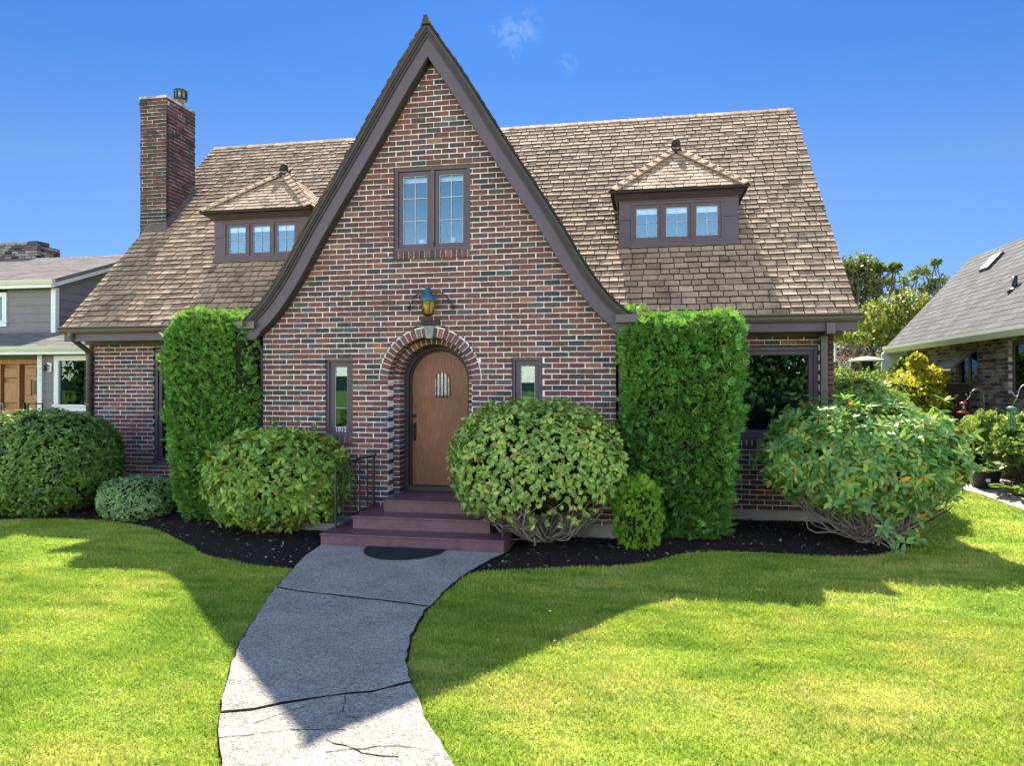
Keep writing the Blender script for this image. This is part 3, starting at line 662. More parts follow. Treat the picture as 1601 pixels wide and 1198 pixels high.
for i, v in enumerate(mb.v): mb.v[i] = (hx+v[0], .5-v[2], 1.555+v[1])
mb.bbox(hx-.018, hx+.018, .485, .50, 1.21, 1.45, .006); mb.tube([(hx,.49,1.41),(hx,.445,1.40),(hx,.43,1.34),(hx+.004,.445,1.26),(hx,.49,1.235)], [.012,.011,.01,.009,.011], 8)
mb.lathe([(.004,-.03),(.02,-.012),(.02,.012),(.004,.02)], (hx,.485,1.225), 10); mb.bbox(hx-.01, hx+.01, .44, .46, 1.425, 1.44, .003)
mb.build('door_handle', 'iron', door)

# ---- dormers
def dormer(x0, x1, lab):
    y0, z0, z1 = 2.3, 4.235, 5.06; yb = 4.0
    mb = MB(); w = x1-x0
    wy0 = x0+.185; wy1 = x1-.22
    mb.hexa([(x0,y0+.06,z0-.1),(x1,y0+.06,z0-.1),(x1,yb,z1),(x0,yb,z1),(x0,y0+.06,z1),(x1,y0+.06,z1),(x1,yb,z1+.01),(x0,yb,z1+.01)], 2)
    for (a, b) in ((x0, wy0), (wy1, x1)):
        mb.bbox(a, b, y0, y0+.07, z0, z0+.42, .004); mb.bbox(a, b, y0-.012, y0+.07, z0+.42, z1-.09, .004)
    mb.bbox(x0-.02, x1+.02, y0-.03, y0+.06, z0-.02, z0+.04, .006)
    mb.bbox(x0-.01, x1+.01, y0-.02, y0+.06, z1-.12, z1-.04, .004)
    # cornice flares to the eaves
    mb.hexa([(x0-.03,y0-.03,z1-.10),(x1+.03,y0-.03,z1-.10),(x1+.03,yb,z1-.10),(x0-.03,yb,z1-.10),(x0-.085,y0-.22,z1+.0),(x1+.085,y0-.22,z1+.0),(x1+.085,yb,z1+.0),(x0-.085,yb,z1+.0)], 0)
    # window surround
    mb.bbox(wy0, wy1, y0-.01, y0+.05, z0+.04, z0+.085, .003); mb.bbox(wy0, wy1, y0-.01, y0+.05, z1-.17, z1-.12, .003)
    n = 3; cw = (wy1-wy0-.04)/3
    for k in range(4):
        x = wy0+k*cw; mb.bbox(x, x+.04, y0-.012, y0+.05, z0+.085, z1-.17, .003)
    o = mb.build('dormer', ['trim', 'soffit', 'trim2'], HX); tag(o, lab)
    for k in range(3):
        mb = MB(); xa = wy0+k*cw+.04; g = casement(mb, xa, xa+cw-.04, y0+.004, z0+.085, z1-.17, .05, 2, (.5,), bar=.005)
        mb.box(g[0], g[1], g[4], g[4]+.004, g[2], g[3], 1)
        nb = 5
        for j in range(nb): mb.box(g[0]-.01, g[1]+.01, y0+.052+.001*j, y0+.056+.001*j, g[3]-.095+j*.019, g[3]-.095+j*.019+.017, 3)
        mb.box(g[0]-.02, g[1]+.02, y0+.0575, y0+.059, g[2]-.01, g[3]+.01, 4)
        mb.build('window', ['trim', 'glass', 'lead_came', 'blind', 'room'], o)
    # hipped roof
    xe0, xe1, ye, ze = x0-.12, x1+.12, y0-.26, z1+.005; ap = Vector(((x0+x1)/2, 3.12, 6.0)); yr = (6.0-2.98)/SL+1.12+.05
    yk = (ze-2.98)/SL+1.12
    mb = MB(); A, B = Vector((xe0, ye, ze)), Vector((xe1, ye, ze)); C1, D1 = Vector((xe0, yk+.1, ze)), Vector((xe1, yk+.1, ze)); Rr = Vector((ap.x, yr, 6.0))
    dn = Vector((0,0,.03)); V = [A, B, D1, C1, ap, Rr, A-dn, B-dn, D1-dn, C1-dn]
    mb.add(V, [(0,1,4),(1,2,5,4),(0,4,5,3),(7,6,9,8),(6,7,1,0),(7,8,2,1),(9,6,0,3)], 1)
    def tri(E0, E1, T, R2=None):
        U = (E1-E0).normalized(); mid = (T-E0); S = mid-U*mid.dot(U); H = S.length; S.normalize(); N = U.cross(S); L = (E1-E0).length; t0 = mid.dot(U)
        t1 = (R2-E0).dot(U) if R2 else t0
        lo, hi = min(t0, t1), max(t0, t1)
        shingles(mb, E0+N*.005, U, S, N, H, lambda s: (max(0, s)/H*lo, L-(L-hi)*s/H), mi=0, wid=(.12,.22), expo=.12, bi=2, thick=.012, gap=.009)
    tri(A, B, ap)
    tri(B, D1+Vector((0,.5,0)), ap, Rr); tri(C1+Vector((0,.5,0)), A, Rr, ap)
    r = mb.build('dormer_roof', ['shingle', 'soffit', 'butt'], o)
    mb = MB()
    for E in (A, B): caps(mb, E+Vector((0,0,.035)), ap+Vector((0,0,.06)), wid=.10, down=.055, expo=.19, thick=.024)
    caps(mb, ap, Rr, wid=.07, down=.05)
    mb.build('hip_cap', 'shingle', r)
    mb = MB(); mb.tube([ap+Vector((0,-.05,.05)), ap+Vector((0,-.02,.15)), ap+Vector((0,.05,.17))], [.085,.07,.03], 10); mb.hexa([ap+Vector(q) for q in [(-.10,-.17,-.08),(.10,-.17,-.08),(.06,.1,.06),(-.06,.1,.06),(-.10,-.17,-.05),(.10,-.17,-.05),(.07,.1,.13),(-.07,.1,.13)]])
    mb.build('finial_flashing', 'tin', r)
dormer(2.30, 4.15, 'right dormer with three small windows under a hipped shingle roof')
dormer(-4.92, -3.06, 'left dormer with three small windows partly behind the gable')

# ---- chimney
mb = MB(); cx0, cx1, cy0, cy1 = -7.06, -6.50, 3.1, 4.0
def ch(z): return .012 if z > 7.40 else 0
brick_courses(mb, (0,cy0,0), (1,0,0), (0,-1,0), 2.4, 7.64, lambda z: [(cx0-ch(z), cx1+ch(z))], depth=.08, rough=1.6)
brick_courses(mb, (cx1,0,0), (0,1,0), (1,0,0), 2.4, 7.64, lambda z: [(cy0+.01, cy1)], depth=.08, rough=1.6)
brick_courses(mb, (cx0,0,0), (0,-1,0), (-1,0,0), 2.4, 7.64, lambda z: [(-cy1, -cy0-.01)], depth=.08, rough=1.6)
brick_courses(mb, (0,cy1,0), (-1,0,0), (0,1,0), 2.4, 7.64, lambda z: [(-cx1+.01, -cx0-.01)], depth=.08, rough=1.6)
mb.box(cx0-.025, cx1+.025, cy0-.025, cy1+.025, 7.635, 7.68, 1); mb.box(cx0+.02, cx1-.02, cy0+.02, cy1-.02, 0, 2.41, 1)
chm = mb.build('chimney', ['chim_brick', 'old_mortar'], HX)
mb = MB(); mb.bbox(-6.88, -6.56, 3.30, 3.55, 7.68, 7.745, .01); mb.build('chimney_pot', m_simple('terracotta', (.30,.12,.06), .8, .2, var=.3), chm)
mb = MB(); c = (-6.63, 3.72, 7.67)
mb.bbox(c[0]-.11, c[0]+.11, c[1]-.11, c[1]+.11, 7.68, 7.71, .005)
mb.lathe([(.075,0),(.075,.16),(.12,.165),(.12,.19),(.105,.20),(.105,.33),(.13,.335),(.13,.36),(.02,.385)], c, 20); mb.build('vent_cap', 'metal', chm)
mb = MB()
for k in range(8):
    t = 2*math.pi*k/8; x, y = c[0]+.112*math.cos(t), c[1]+.112*math.sin(t); mb.box(x-.014, x+.014, y-.014, y+.014, c[2]+.19, c[2]+.345)
mb.lathe([(.132,.335),(.134,.365),(.02,.388)], c, 20); mb.lathe([(.122,.163),(.124,.192)], c, 20); mb.build('cap_bars', 'tin', chm)
mb = MB()
for k in range(7):
    y = cy0+k*.13; z = roofz(y); V = [(cx1+.004,y-.02,z-.02),(cx1+.05,y-.02,z-.02),(cx1+.05,y+.15,z+.13),(cx1+.004,y+.15,z+.13),(cx1+.004,y-.02,z+.16),(cx1+.012,y-.02,z+.16),(cx1+.012,y+.13,z+.27),(cx1+.004,y+.13,z+.27)]
    mb.hexa(V)
mb.hexa([(cx0+.12,cy0-.04,roofz(cy0)-.06),(cx1+.03,cy0-.04,roofz(cy0)-.06),(cx1+.03,cy0-.004,roofz(cy0)-.04),(cx0+.12,cy0-.004,roofz(cy0)-.04),(cx0+.12,cy0-.022,roofz(cy0)+.11),(cx1+.01,cy0-.022,roofz(cy0)+.11),(cx1+.01,cy0-.012,roofz(cy0)+.11),(cx0+.12,cy0-.012,roofz(cy0)+.11)])
mb.build('flashing', 'lead', chm)

# ---- lantern over the door
lx, ly = -.14, -.16
LR = MB()
for sg in (-1, 1):
    pts = []
    for k in range(17):
        t = k/16; pts.append((lx+sg*(.05+.27*t), ly+.05+.09*t, 3.20+.06*math.sin(t*math.pi*1.05)-.15*t*t))
    pts += [(lx+sg*.33, -.015, 3.03), (lx+sg*.30, -.015, 3.02), (lx+sg*.295, -.015, 3.05)]
    LR.tube(pts, .0075, 6); LR.lathe([(.0,-.02),(.02,-.01),(.02,.01),(.0,.02)], (lx+sg*.325, -.02, 3.06), 8)
LR.tube([(lx,0,3.24),(lx,-.12,3.28),(lx,ly,3.26)], .01, 6)
lb = LR.build('lantern_bracket', 'iron', HX); tag(lb, 'scrolled iron bracket of the lantern over the door')
mb = MB(); mb.lathe([(.03,.0),(.045,.01),(.04,.07),(.045,.075),(.02,.085)], (lx,ly,3.225), 6); mb.lathe([(.112,0),(.118,.012),(.092,.065),(.05,.108),(.042,.112)], (lx,ly,3.112), 6)
mb.build('lantern_cap', 'blue', lb)
mb = MB(); mb.lathe([(.066,0),(.098,.165)], (lx,ly,2.945), 6); mb.build('lantern_glass', 'amber', lb)
mb = MB()
for k in range(6):
    t = 2*math.pi*k/6; mb.tube([(lx+.068*math.cos(t),ly+.068*math.sin(t),2.94),(lx+.101*math.cos(t),ly+.101*math.sin(t),3.115)], .006, 5)
mb.lathe([(.05,-.012),(.082,0),(.082,.008)], (lx,ly,2.936), 6); mb.build('lantern_frame', 'iron', lb)

# candles on the gable window ledge
for (x, r, h, lab) in ((-.335, .055, .10, 'wide white candle on the sill of the left gable casement'), (.105, .035, .12, 'slim white candle on the sill of the right gable casement')):
    mb = MB(); z = Z0w+.13; mb.lathe([(r,0),(r,h),(r*.9,h+.004)], (x,.22,z-.04), 16); mb.tube([(x,.22,z-.04+h),(x,.22,z-.02+h)], .002, 5)
    tag(mb.build('candle', 'white', None), lab, 'candle', 'candles in the gable window')

# ================================================================== steps, rails, mat
ST = thing('front_steps', (-.06, -.6, 0), 'three maroon painted concrete steps rising to the arched front door', 'steps')
def step(x0, x1, y0, y1, z0, z1, lab=None):
    mb = MB(); mb.bbox(x0+.012, x1-.012, y0+.014, y1, z0, z1-.02, .004); mb.bbox(x0, x1, y0, y1+.001, z1-.028, z1, .009)
    mb.build('step', 'step', ST)
step(-1.22, 1.10, -1.14, -.035, 0, .172); step(-.95, .86, -.79, -.036, .165, .332)
step(-.675, .56, -.43, -.037, .325, .487); 
mb = MB(); mb.bbox(AC-.585, AC+.585, -.036, .44, .3, .487, .006); mb.build('landing', 'step', ST)
def rail(p0, p1, lab):
    T = thing('handrail', (p0[0], p0[1], p0[2]), lab, 'handrail')
    mb = MB(); P0, P1 = Vector(p0), Vector(p1)
    mb.box(P0.x-.013, P0.x+.013, P0.y-.013, P0.y+.013, P0.z, P0.z+.72); mb.build('post', 'iron', T)
    mb = MB(); mb.box(P1.x-.013, P1.x+.013, P1.y-.013, P1.y+.013, P1.z, P1.z+.70); mb.build('post', 'iron', T)
    L = lambda t, h: P0.lerp(P1, t)+Vector((0,0,h))
    mb = MB()
    mb.tube([L(0,.72), L(.55,.76), L(1,.70), L(1.06,.71)], .014, 6); mb.build('top_rail', 'iron', T)
    mb = MB(); mb.tube([L(0,.14), L(.5,.06), L(1,.03)], .010, 6); mb.build('bottom_rail', 'iron', T)
    for t in (.2,.38,.62,.82):
        mb = MB(); h0 = .14-.13*t; a, b = L(t,h0), L(t,.74); mb.box(a.x-.007, a.x+.007, a.y-.007, a.y+.007, a.z, b.z); mb.build('baluster', 'iron', T)
    mb = MB(); c = .5
    for sg in (-1, 1):
        for zc in (.25, .5):
            pts = [L(c+sg*.075*math.sin(u*math.pi)*(1-.3*u), zc+.14*sg*(u-.5)*1.0) for u in [k/12 for k in range(13)]]; mb.tube(pts, .006, 5)
    mb.tube([L(c,.08), L(c,.74)], .007, 5); mb.lathe([(0,-.03),(.022,0),(0,.03)], L(c,.4), 8); mb.build('scroll_panel', 'iron', T)
rail((-1.15,-.82,.172), (-.91,-.15,.332), 'black iron handrail with scrollwork left of the front steps')
rail((1.04,-.95,.172), (.82,-.15,.332), 'black iron handrail almost hidden by the round shrub right of the steps')
mb = MB(); n = 28; P = [(-.09+.49*math.cos(math.pi*k/n), -1.165-.56*math.sin(math.pi*k/n)) for k in range(n+1)]
mb.prism(P, 'z', .036, .048); P2 = [(-.09+.44*math.cos(math.pi*k/n), -1.19-.49*math.sin(math.pi*k/n)) for k in range(n+1)]; mb.prism(P2, 'z', .046, .052)
tag(mb.build('door_mat', 'mat'), 'black half-round rubber mat at the foot of the steps', 'door mat')

# ================================================================== ground
def sst(a, b, x): t = np.clip((x-a)/(b-a), 0, 1); return t*t*(3-2*t)
def zt(x, y): return .33*sst(-.5, 5, y)*sst(5.6, 7.4, x)
def inside(px, py, poly):
    x = np.asarray(px); y = np.asarray(py); c = np.zeros(x.shape, bool); n = len(poly)
    for i in range(n):
        x1, y1 = poly[i]; x2, y2 = poly[(i+1) % n]
        with np.errstate(divide='ignore', invalid='ignore'):
            hit = ((y1 > y) != (y2 > y)) & (x < (x2-x1)*(y-y1)/(y2-y1+1e-12)+x1)
        c ^= hit
    return c
def dist_poly(px, py, poly):
    d = np.full(np.shape(px), 1e9); n = len(poly)
    for i in range(n):
        a = np.array(poly[i]); b = np.array(poly[(i+1) % n]); ab = b-a; t = np.clip(((px-a[0])*ab[0]+(py-a[1])*ab[1])/(ab@ab+1e-12), 0, 1)
        d = np.minimum(d, np.hypot(px-a[0]-t*ab[0], py-a[1]-t*ab[1]))
    return d
# ground sheet (to the horizon) with a finer near part
xs = np.concatenate([[-600,-200,-60,-25], np.arange(-14, 14.1, .5), [25,60,200,600]]); ys = np.concatenate([[-600,-200,-60,-25], np.arange(-12, 14.1, .5), [25,60,200,600]])
mb = MB(); V = [(x, y, float(zt(x, y))) for y in ys for x in xs]; nx = len(xs)
mb.add(V, [(j*nx+i, j*nx+i+1, (j+1)*nx+i+1, (j+1)*nx+i) for j in range(len(ys)-1) for i in range(nx-1)], 0, True)
tag(mb.build('lawn', 'lawn'), kind='structure')
PL = [(-1.20,-1.12),(-1.18,-1.3),(-1.12,-1.75),(-.98,-2.29),(-.79,-2.97),(-.52,-3.78),(-.32,-4.34),(-.11,-4.8),(.13,-5.26),(.35,-5.63),(.6,-6.0),(.95,-6.5),(1.5,-7.1),(2.3,-7.9),(3.2,-8.8),(4.2,-9.8)]
PR = [(1.12,-1.12),(1.05,-1.35),(.95,-1.75),(.88,-2.2),(.85,-2.66),(.84,-3.35),(.93,-3.97),(1.06,-4.46),(1.28,-4.95),(1.49,-5.33),(1.75,-5.73),(2.1,-6.19),(2.65,-6.75),(3.4,-7.5),(4.3,-8.4),(5.3,-9.4)]
PATH = PL+PR[::-1]
BEDL = [(-12,-.35),(-9,-.40),(-7.28,-.41),(-6.59,-.43),(-5.79,-.16),(-5.1,-.16),(-4.57,-.30),(-4.05,-.50),(-3.59,-.79),(-3.15,-1.12),(-2.78,-1.42),(-2.4,-1.74),(-2.08,-1.93),(-1.5,-2.11),(-1.03,-2.15),(-1.10,-1.7),(-1.2,-1.05),(-1.2,0),(-2.6,.1),(-2.6,1.7),(-7,1.7),(-7.4,.9),(-9,.75),(-12,.6)]
BEDR = [(1.10,-1.0),(1.02,-1.45),(.90,-2.02),(1.11,-1.86),(1.5,-1.69),(1.97,-1.55),(2.38,-1.45),(2.73,-1.18),(3.02,-.83),(3.3,-.58),(3.7,-.46),(4.14,-.44),(4.83,-.52),(5.2,-.45),(5.5,-.26),(5.85,.1),(6.1,.55),(6.3,1.1),(6.4,1.9),(6.35,3.4),(6.2,4.5),(5.3,4.5),(5.3,1.7),(2.3,1.7),(2.3,0),(1.1,0)]
GRAV = [(9.4,8.8),(8.2,8.3),(7.7,6.6),(7.55,5.2),(7.7,4.0),(7.95,3.2),(8.1,2.3),(8.3,1.3),(8.5,.2),(8.8,-1.5),(12,-1.5),(12,8.8)]
def sheet(name, poly, mat, zf, kind='structure', step=.12, spac=.25):
    P = []
    for i in range(len(poly)):
        a, b = Vector(poly[i]), Vector(poly[(i+1) % len(poly)]); n = max(1, int((b-a).length/spac))
        for k in range(n): P.append(a.lerp(b, k/n))
    nb = len(P); E = [(i, (i+1) % nb) for i in range(nb)]
    x0, x1 = min(p[0] for p in poly), max(p[0] for p in poly); y0, y1 = min(p[1] for p in poly), max(p[1] for p in poly)
    gx, gy = np.meshgrid(np.arange(x0, x1, step), np.arange(y0, y1, step)); gx = gx+RNG.uniform(-.3,.3,gx.shape)*step; gy = gy+RNG.uniform(-.3,.3,gy.shape)*step
    k = inside(gx, gy, poly) & (dist_poly(gx, gy, poly) > step*.5); P += [Vector((float(a), float(b))) for a, b in zip(gx[k], gy[k])]
    vo, ed, fa, *_ = delaunay_2d_cdt(P, E, [], 1, 1e-5)
    arr = np.array([(v.x, v.y) for v in vo]); d = dist_poly(arr[:,0], arr[:,1], poly); z = zf(arr[:,0], arr[:,1], d)
    mb = MB(); mb.add([(a, b, c) for (a, b), c in zip(arr.tolist(), z.tolist())], [tuple(f) for f in fa], 0, True)
    return tag(mb.build(name, mat), kind=kind)
wob = lambda x, y: .5*np.sin(x*7.1+y*3.3)+.5*np.sin(y*9.7-x*4.1)
bedz = lambda x, y, d: zt(x, y)+.006+.045*np.clip(d/.35, 0, 1)+.012*wob(x, y)*np.clip(d/.2, 0, 1)
sheet('mulch_bed', BEDL, 'mulch', bedz); sheet('mulch_bed', BEDR, 'mulch', bedz)
sheet('gravel_path', GRAV, 'gravel', lambda x, y, d: zt(x, y)+.012+.01*wob(x*2, y*2)*np.clip(d/.2, 0, 1), step=.2)
sheet('path_joint_soil', PATH, 'mulch', lambda x, y, d: .005+0*x, step=.5)
# concrete slabs split along the cracks
def path_edge(P, ystop0, ystop1): return [p for p in P if ystop1 < p[1] < ystop0]
C1 = [(-.80,-2.93),(-.55,-3.02),(-.28,-3.06),(.1,-3.11),(.51,-3.17),(.845,-3.24)]
C2 = [(.23,-5.43),(.40,-5.36),(.53,-5.25),(.66,-5.17),(.78,-5.09),(1.0,-4.99),(1.20,-4.80)]
def slab(L, Rr, top, bot, mb):
    poly = top+Rr+bot[::-1]+L[::-1]
    o = []
    for i in range(len(poly)):
        a, b = Vector(poly[i]), Vector(poly[(i+1) % len(poly)]); n = max(1, int((b-a).length/.09))
        for k in range(n):
            q = a.lerp(b, k/n); o.append((q.x+random.uniform(-.008,.008), q.y+random.uniform(-.008,.008)))
    n = len(o); z1 = .034; c = Vector((sum(p[0] for p in o)/n, sum(p[1] for p in o)/n))
    ins = [(p[0]+(c.x-p[0])/max(.01,(c-Vector(p)).length)*.012, p[1]+(c.y-p[1])/max(.01,(c-Vector(p)).length)*.012) for p in o]
    vs = [(x, y, -.02) for x, y in o]+[(x, y, z1-.008) for x, y in o]+[(x, y, z1) for x, y in ins]
    vo, ed, fa, *_ = delaunay_2d_cdt([Vector(p) for p in ins], [(i, (i+1) % n) for i in range(n)], [], 1, 1e-6)
    mb.add(vs, [(i, (i+1) % n, n+(i+1) % n, n+i) for i in range(n)], 1); mb.add(vs, [(n+i, n+(i+1) % n, 2*n+(i+1) % n, 2*n+i) for i in range(n)], 1)
    mb.add([(v.x, v.y, z1) for v in vo], [tuple(f) for f in fa])
sh = lambda C, d: [(x, y+d) for x, y in C]
mb = MB()
slab(path_edge(PL, -1.13, -2.90), path_edge(PR, -1.13, -3.2), [(-1.2,-1.14),(1.11,-1.14)], sh(C1, .007), mb)
slab(path_edge(PL, -3.0, -5.36), path_edge(PR, -3.26, -4.76), sh(C1, -.005), sh(C2, .007), mb)
slab(path_edge(PL, -5.5, -20), path_edge(PR, -4.85, -20), sh(C2, -.006), [(4.2,-9.85),(5.35,-9.45)], mb)
# fine surface cracks, thin dark ribbons
def crack(P, w=.004):
    Q = []
    for i in range(len(P)-1):
        a, b = Vector(P[i]), Vector(P[i+1]); n = max(2, int((b-a).length/.06))
        for k in range(n): q = a.lerp(b, k/n); Q.append((q.x+random.uniform(-.01,.01), q.y+random.uniform(-.01,.01)))
    Q.append(P[-1])
    for i in range(len(Q)-1):
        a, b = Vector(Q[i]), Vector(Q[i+1]); d = (b-a).normalized(); s = Vector((-d.y, d.x))*w*random.uniform(.3, 1)
        mb.add([(a.x-s.x,a.y-s.y,.0375),(a.x+s.x,a.y+s.y,.0375),(b.x+s.x,b.y+s.y,.0375),(b.x-s.x,b.y-s.y,.0375)], [(3,2,1,0)], 1)
crack([(.35,-5.75),(.75,-5.55),(1.05,-5.5)]); crack([(.5,-5.52),(.62,-5.35),(.72,-5.25)]); crack([(1.0,-5.62),(1.25,-5.72),(1.45,-5.72)], .005); crack([(1.05,-5.75),(1.35,-5.62),(1.62,-5.62)])
crack([(.85,-5.02),(.95,-5.3),(1.1,-5.4)], .003); crack([(.0,-5.0),(.2,-4.95),(.3,-4.98)], .003); crack([(-.3,-3.3),(.0,-3.12)], .003); crack([(.35,-3.7),(.6,-3.5)], .0025); crack([(-.55,-1.9),(-.2,-1.75)], .0025)
crack([(.5,-1.6),(.62,-2.0)], .0025); crack([(-.7,-2.1),(-.55,-2.5)], .0025)
tag(mb.build('path', ['path', 'mulch']), kind='structure')

# mulch litter
N = 14000; X = RNG.uniform(-7.6, 6.6, N); Y = RNG.uniform(-2.2, 1.6, N)
k = (inside(X, Y, BEDL) & (dist_poly(X, Y, BEDL) > .03)) | (inside(X, Y, BEDR) & (dist_poly(X, Y, BEDR) > .03)); X, Y = X[k], Y[k]; n = len(X)
dl = np.minimum(dist_poly(X, Y, BEDL), dist_poly(X, Y, BEDR)); Zz = bedz(X, Y, dl)+.006
A_ = RNG.uniform(0, 6.28, n); L_ = RNG.uniform(.012, .036, n); W_ = L_*RNG.uniform(.25, .6, n); ti = RNG.uniform(-.5, .5, n)
D = np.stack([np.cos(A_), np.sin(A_), ti], 1); S_ = np.stack([-np.sin(A_), np.cos(A_), RNG.uniform(-.4,.4,n)], 1); P0 = np.stack([X, Y, Zz], 1)
tag(npbuild('mulch_chips', np.stack([P0-D*L_[:,None], P0-S_*W_[:,None], P0+D*L_[:,None], P0+S_*W_[:,None]], 1), [(0,1,2,3)], 'litter'), kind='stuff')

# grass blades
def grass(n, box, h, wd, seed):
    r = np.random.default_rng(seed); X = r.uniform(box[0], box[1], n); Y = r.uniform(box[2], box[3], n)
    # keep inside the view wedge
    dx, dy = X-2.727, Y+9.275; t = -.1857*dx+.9826*dy; q = .9826*dx+.1857*dy
    k = (t > 3.0) & (np.abs(q) < t*.78+.3)
    for P in (PATH, BEDL, BEDR, GRAV): k &= ~inside(X, Y, P)
    k &= ~((X > -6.9) & (X < 5.5) & (Y > 1.5))
    X, Y = X[k], Y[k]; n = len(X); Z0 = zt(X, Y)-.004; a = r.uniform(0, 6.283, n); hh = h*r.uniform(.5, 1.25, n)*(1+.35*np.sin(X*3.1+1.7*np.sin(Y*2.3))*np.sin(Y*4.2+X)); ww = wd*r.uniform(.6, 1.3, n)
    la = r.uniform(0, 6.283, n)+.0; ln = hh*r.uniform(.2, 1.1, n)
    P = np.stack([X, Y, Z0], 1); S = np.stack([np.cos(a), np.sin(a), 0*a], 1)*ww[:, None]; T = np.stack([np.cos(la)*ln, np.sin(la)*ln, hh], 1)
    return np.stack([P-S, P+S, P+T*.55+S*.7+np.array([0,0,.004]), P+T], 1)
G = np.concatenate([grass(520000, (-4.8, 7.5, -6.6, -2.6), .030, .0032, 1), grass(300000, (-6.5, 9.5, -3.8, 0), .032, .0045, 2), grass(60000, (-9.5, -2, -.5, 3), .035, .008, 3), grass(90000, (5, 10, -.5, 8.5), .035, .007, 4)])
tag(npbuild('grass', G, [(0,1,2),(0,2,3)], 'blade'), kind='stuff')

r = np.random.default_rng(77); n = 300; X = r.uniform(-6, 8.5, n); Y = r.uniform(-6.3, .5, n); k = np.ones(n, bool)
for P_ in (PATH, BEDL, BEDR, GRAV): k &= ~inside(X, Y, P_)
X, Y = X[k], Y[k]; n = len(X); A_ = r.uniform(0, 6.28, n); L_ = r.uniform(.008, .022, n)*np.where(r.uniform(size=n) > .95, 1.5, 1); D = np.stack([np.cos(A_), np.sin(A_), r.uniform(-.3,.3,n)], 1); S_ = np.stack([-np.sin(A_), np.cos(A_), r.uniform(-.4,.4,n)], 1); P0 = np.stack([X, Y, zt(X,Y)+.032], 1)
tag(npbuild('lawn_litter', np.stack([P0-D*L_[:,None], P0-S_*(L_*.45)[:,None], P0+D*L_[:,None], P0+S_*(L_*.45)[:,None]], 1), [(0,1,2,3)], 'litter2'), kind='stuff')
n = 260; X = r.uniform(-1.2, 2.6, n); Y = r.uniform(-6.4, -1.2, n); k = inside(X, Y, PATH); X, Y = X[k], Y[k]; n = len(X); A_ = r.uniform(0, 6.28, n); L_ = r.uniform(.004, .010, n); D = np.stack([np.cos(A_), np.sin(A_), 0*A_], 1); S_ = np.stack([-np.sin(A_), np.cos(A_), 0*A_], 1); P0 = np.stack([X, Y, 0*X+.038], 1)
tag(npbuild('path_litter', np.stack([P0-D*L_[:,None], P0-S_*(L_*.4)[:,None], P0+D*L_[:,None], P0+S_*(L_*.4)[:,None]], 1), [(0,1,2,3)], 'litter2'), kind='stuff')

# ================================================================== foliage
def unit(v): return v/np.maximum(np.linalg.norm(v, axis=-1, keepdims=True), 1e-9)
def superq(n, c, h, p=2.0, lump=.05, seed=0, taper=None, mask=None, zmin=None):
    r = np.random.default_rng(seed); h = np.array(h, float); c = np.array(c, float)
    areas = np.array([h[1]*h[2]]*2+[h[0]*h[2]]*2+[h[0]*h[1]]*2); f = r.choice(6, n, p=areas/areas.sum()); q = r.uniform(-1, 1, (n, 3))
    if p <= 3: q = unit(r.normal(size=(n, 3)))
    else: q[np.arange(n), f//2] = np.where(f % 2, 1, -1)
    rad = (np.abs(q)**p).sum(1)**(-1/p); u = q*rad[:, None]; N = unit(np.sign(u)*np.abs(u)**(p-1)/h)
    P = u*h
    if lump:
        k = 2.2/ h.mean(); g = np.sin(P[:,0]*5*k/2+seed)*np.sin(P[:,1]*4*k/2+1.3*seed)*np.sin(P[:,2]*4.6*k/2+2.1*seed)+.5*np.sin(P[:,0]*11*k/2)*np.sin(P[:,2]*10*k/2+seed)
        P = P+N*(g*lump)[:, None]
    if taper: P[:, :2] *= taper((P[:, 2]/h[2]+1)/2)[:, None]
    P = P+c
    if zmin is not None: k = P[:, 2] > zmin; P, N = P[k], N[k]
    if mask is not None: k = mask(P, N, r); P, N = P[k], N[k]
    return P, N
LEAFPAT = [(0,2,1),(1,2,4,3),(3,4,5)]
def leaf_arr(P, D, U, L, W, droop=.15):
    S = unit(np.cross(D, U)); U = np.cross(S, D); L = L[:, None]; W = W[:, None]
    a = P+D*L*.32+U*L*.02; b = P+D*L*.72-U*L*droop*.4
    return np.stack([P, a+S*W*.5+U*W*.12, a-S*W*.5+U*W*.12, b+S*W*.42+U*W*.10, b-S*W*.42+U*W*.10, P+D*L-U*L*droop], 1)
def whorls(P, N, r, m=6, L=.09, W=.032, tilt=(50,85), up=.35, jit=.35, droop=.2):
    n = len(P); A = unit(N+np.array([0,0,up])+r.normal(size=(n,3))*jit); T = unit(np.cross(A, r.normal(size=(n,3)))); B = np.cross(A, T); out = []
    for i in range(m):
        ph = 2*math.pi*i/m+r.uniform(-.3,.3,n)+r.uniform(0,6.28); th = np.radians(r.uniform(*tilt, n)); rad = T*np.cos(ph)[:,None]+B*np.sin(ph)[:,None]
        D = A*np.cos(th)[:,None]+rad*np.sin(th)[:,None]; U = A*np.sin(th)[:,None]-rad*np.cos(th)[:,None]; s = r.uniform(.65, 1.2, n)
        out.append(leaf_arr(P+D*.004, D, U, L*s, W*s, droop))
    return np.concatenate(out)
def scatter_leaves(P, N, r, L=.06, W=.03, up=.3, jit=.8):
    n = len(P); D = unit(N*.5+np.array([0,0,up])+r.normal(size=(n,3))*jit); U = unit(N+r.normal(size=(n,3))*.6); s = r.uniform(.6, 1.25, n)
    return leaf_arr(P, D, U, L*s, W*s, .2)
SPRAYPAT = [(0,1,2,3),(4,5,6,7),(8,9,10,11),(12,13,14,15),(16,17,18,19)]
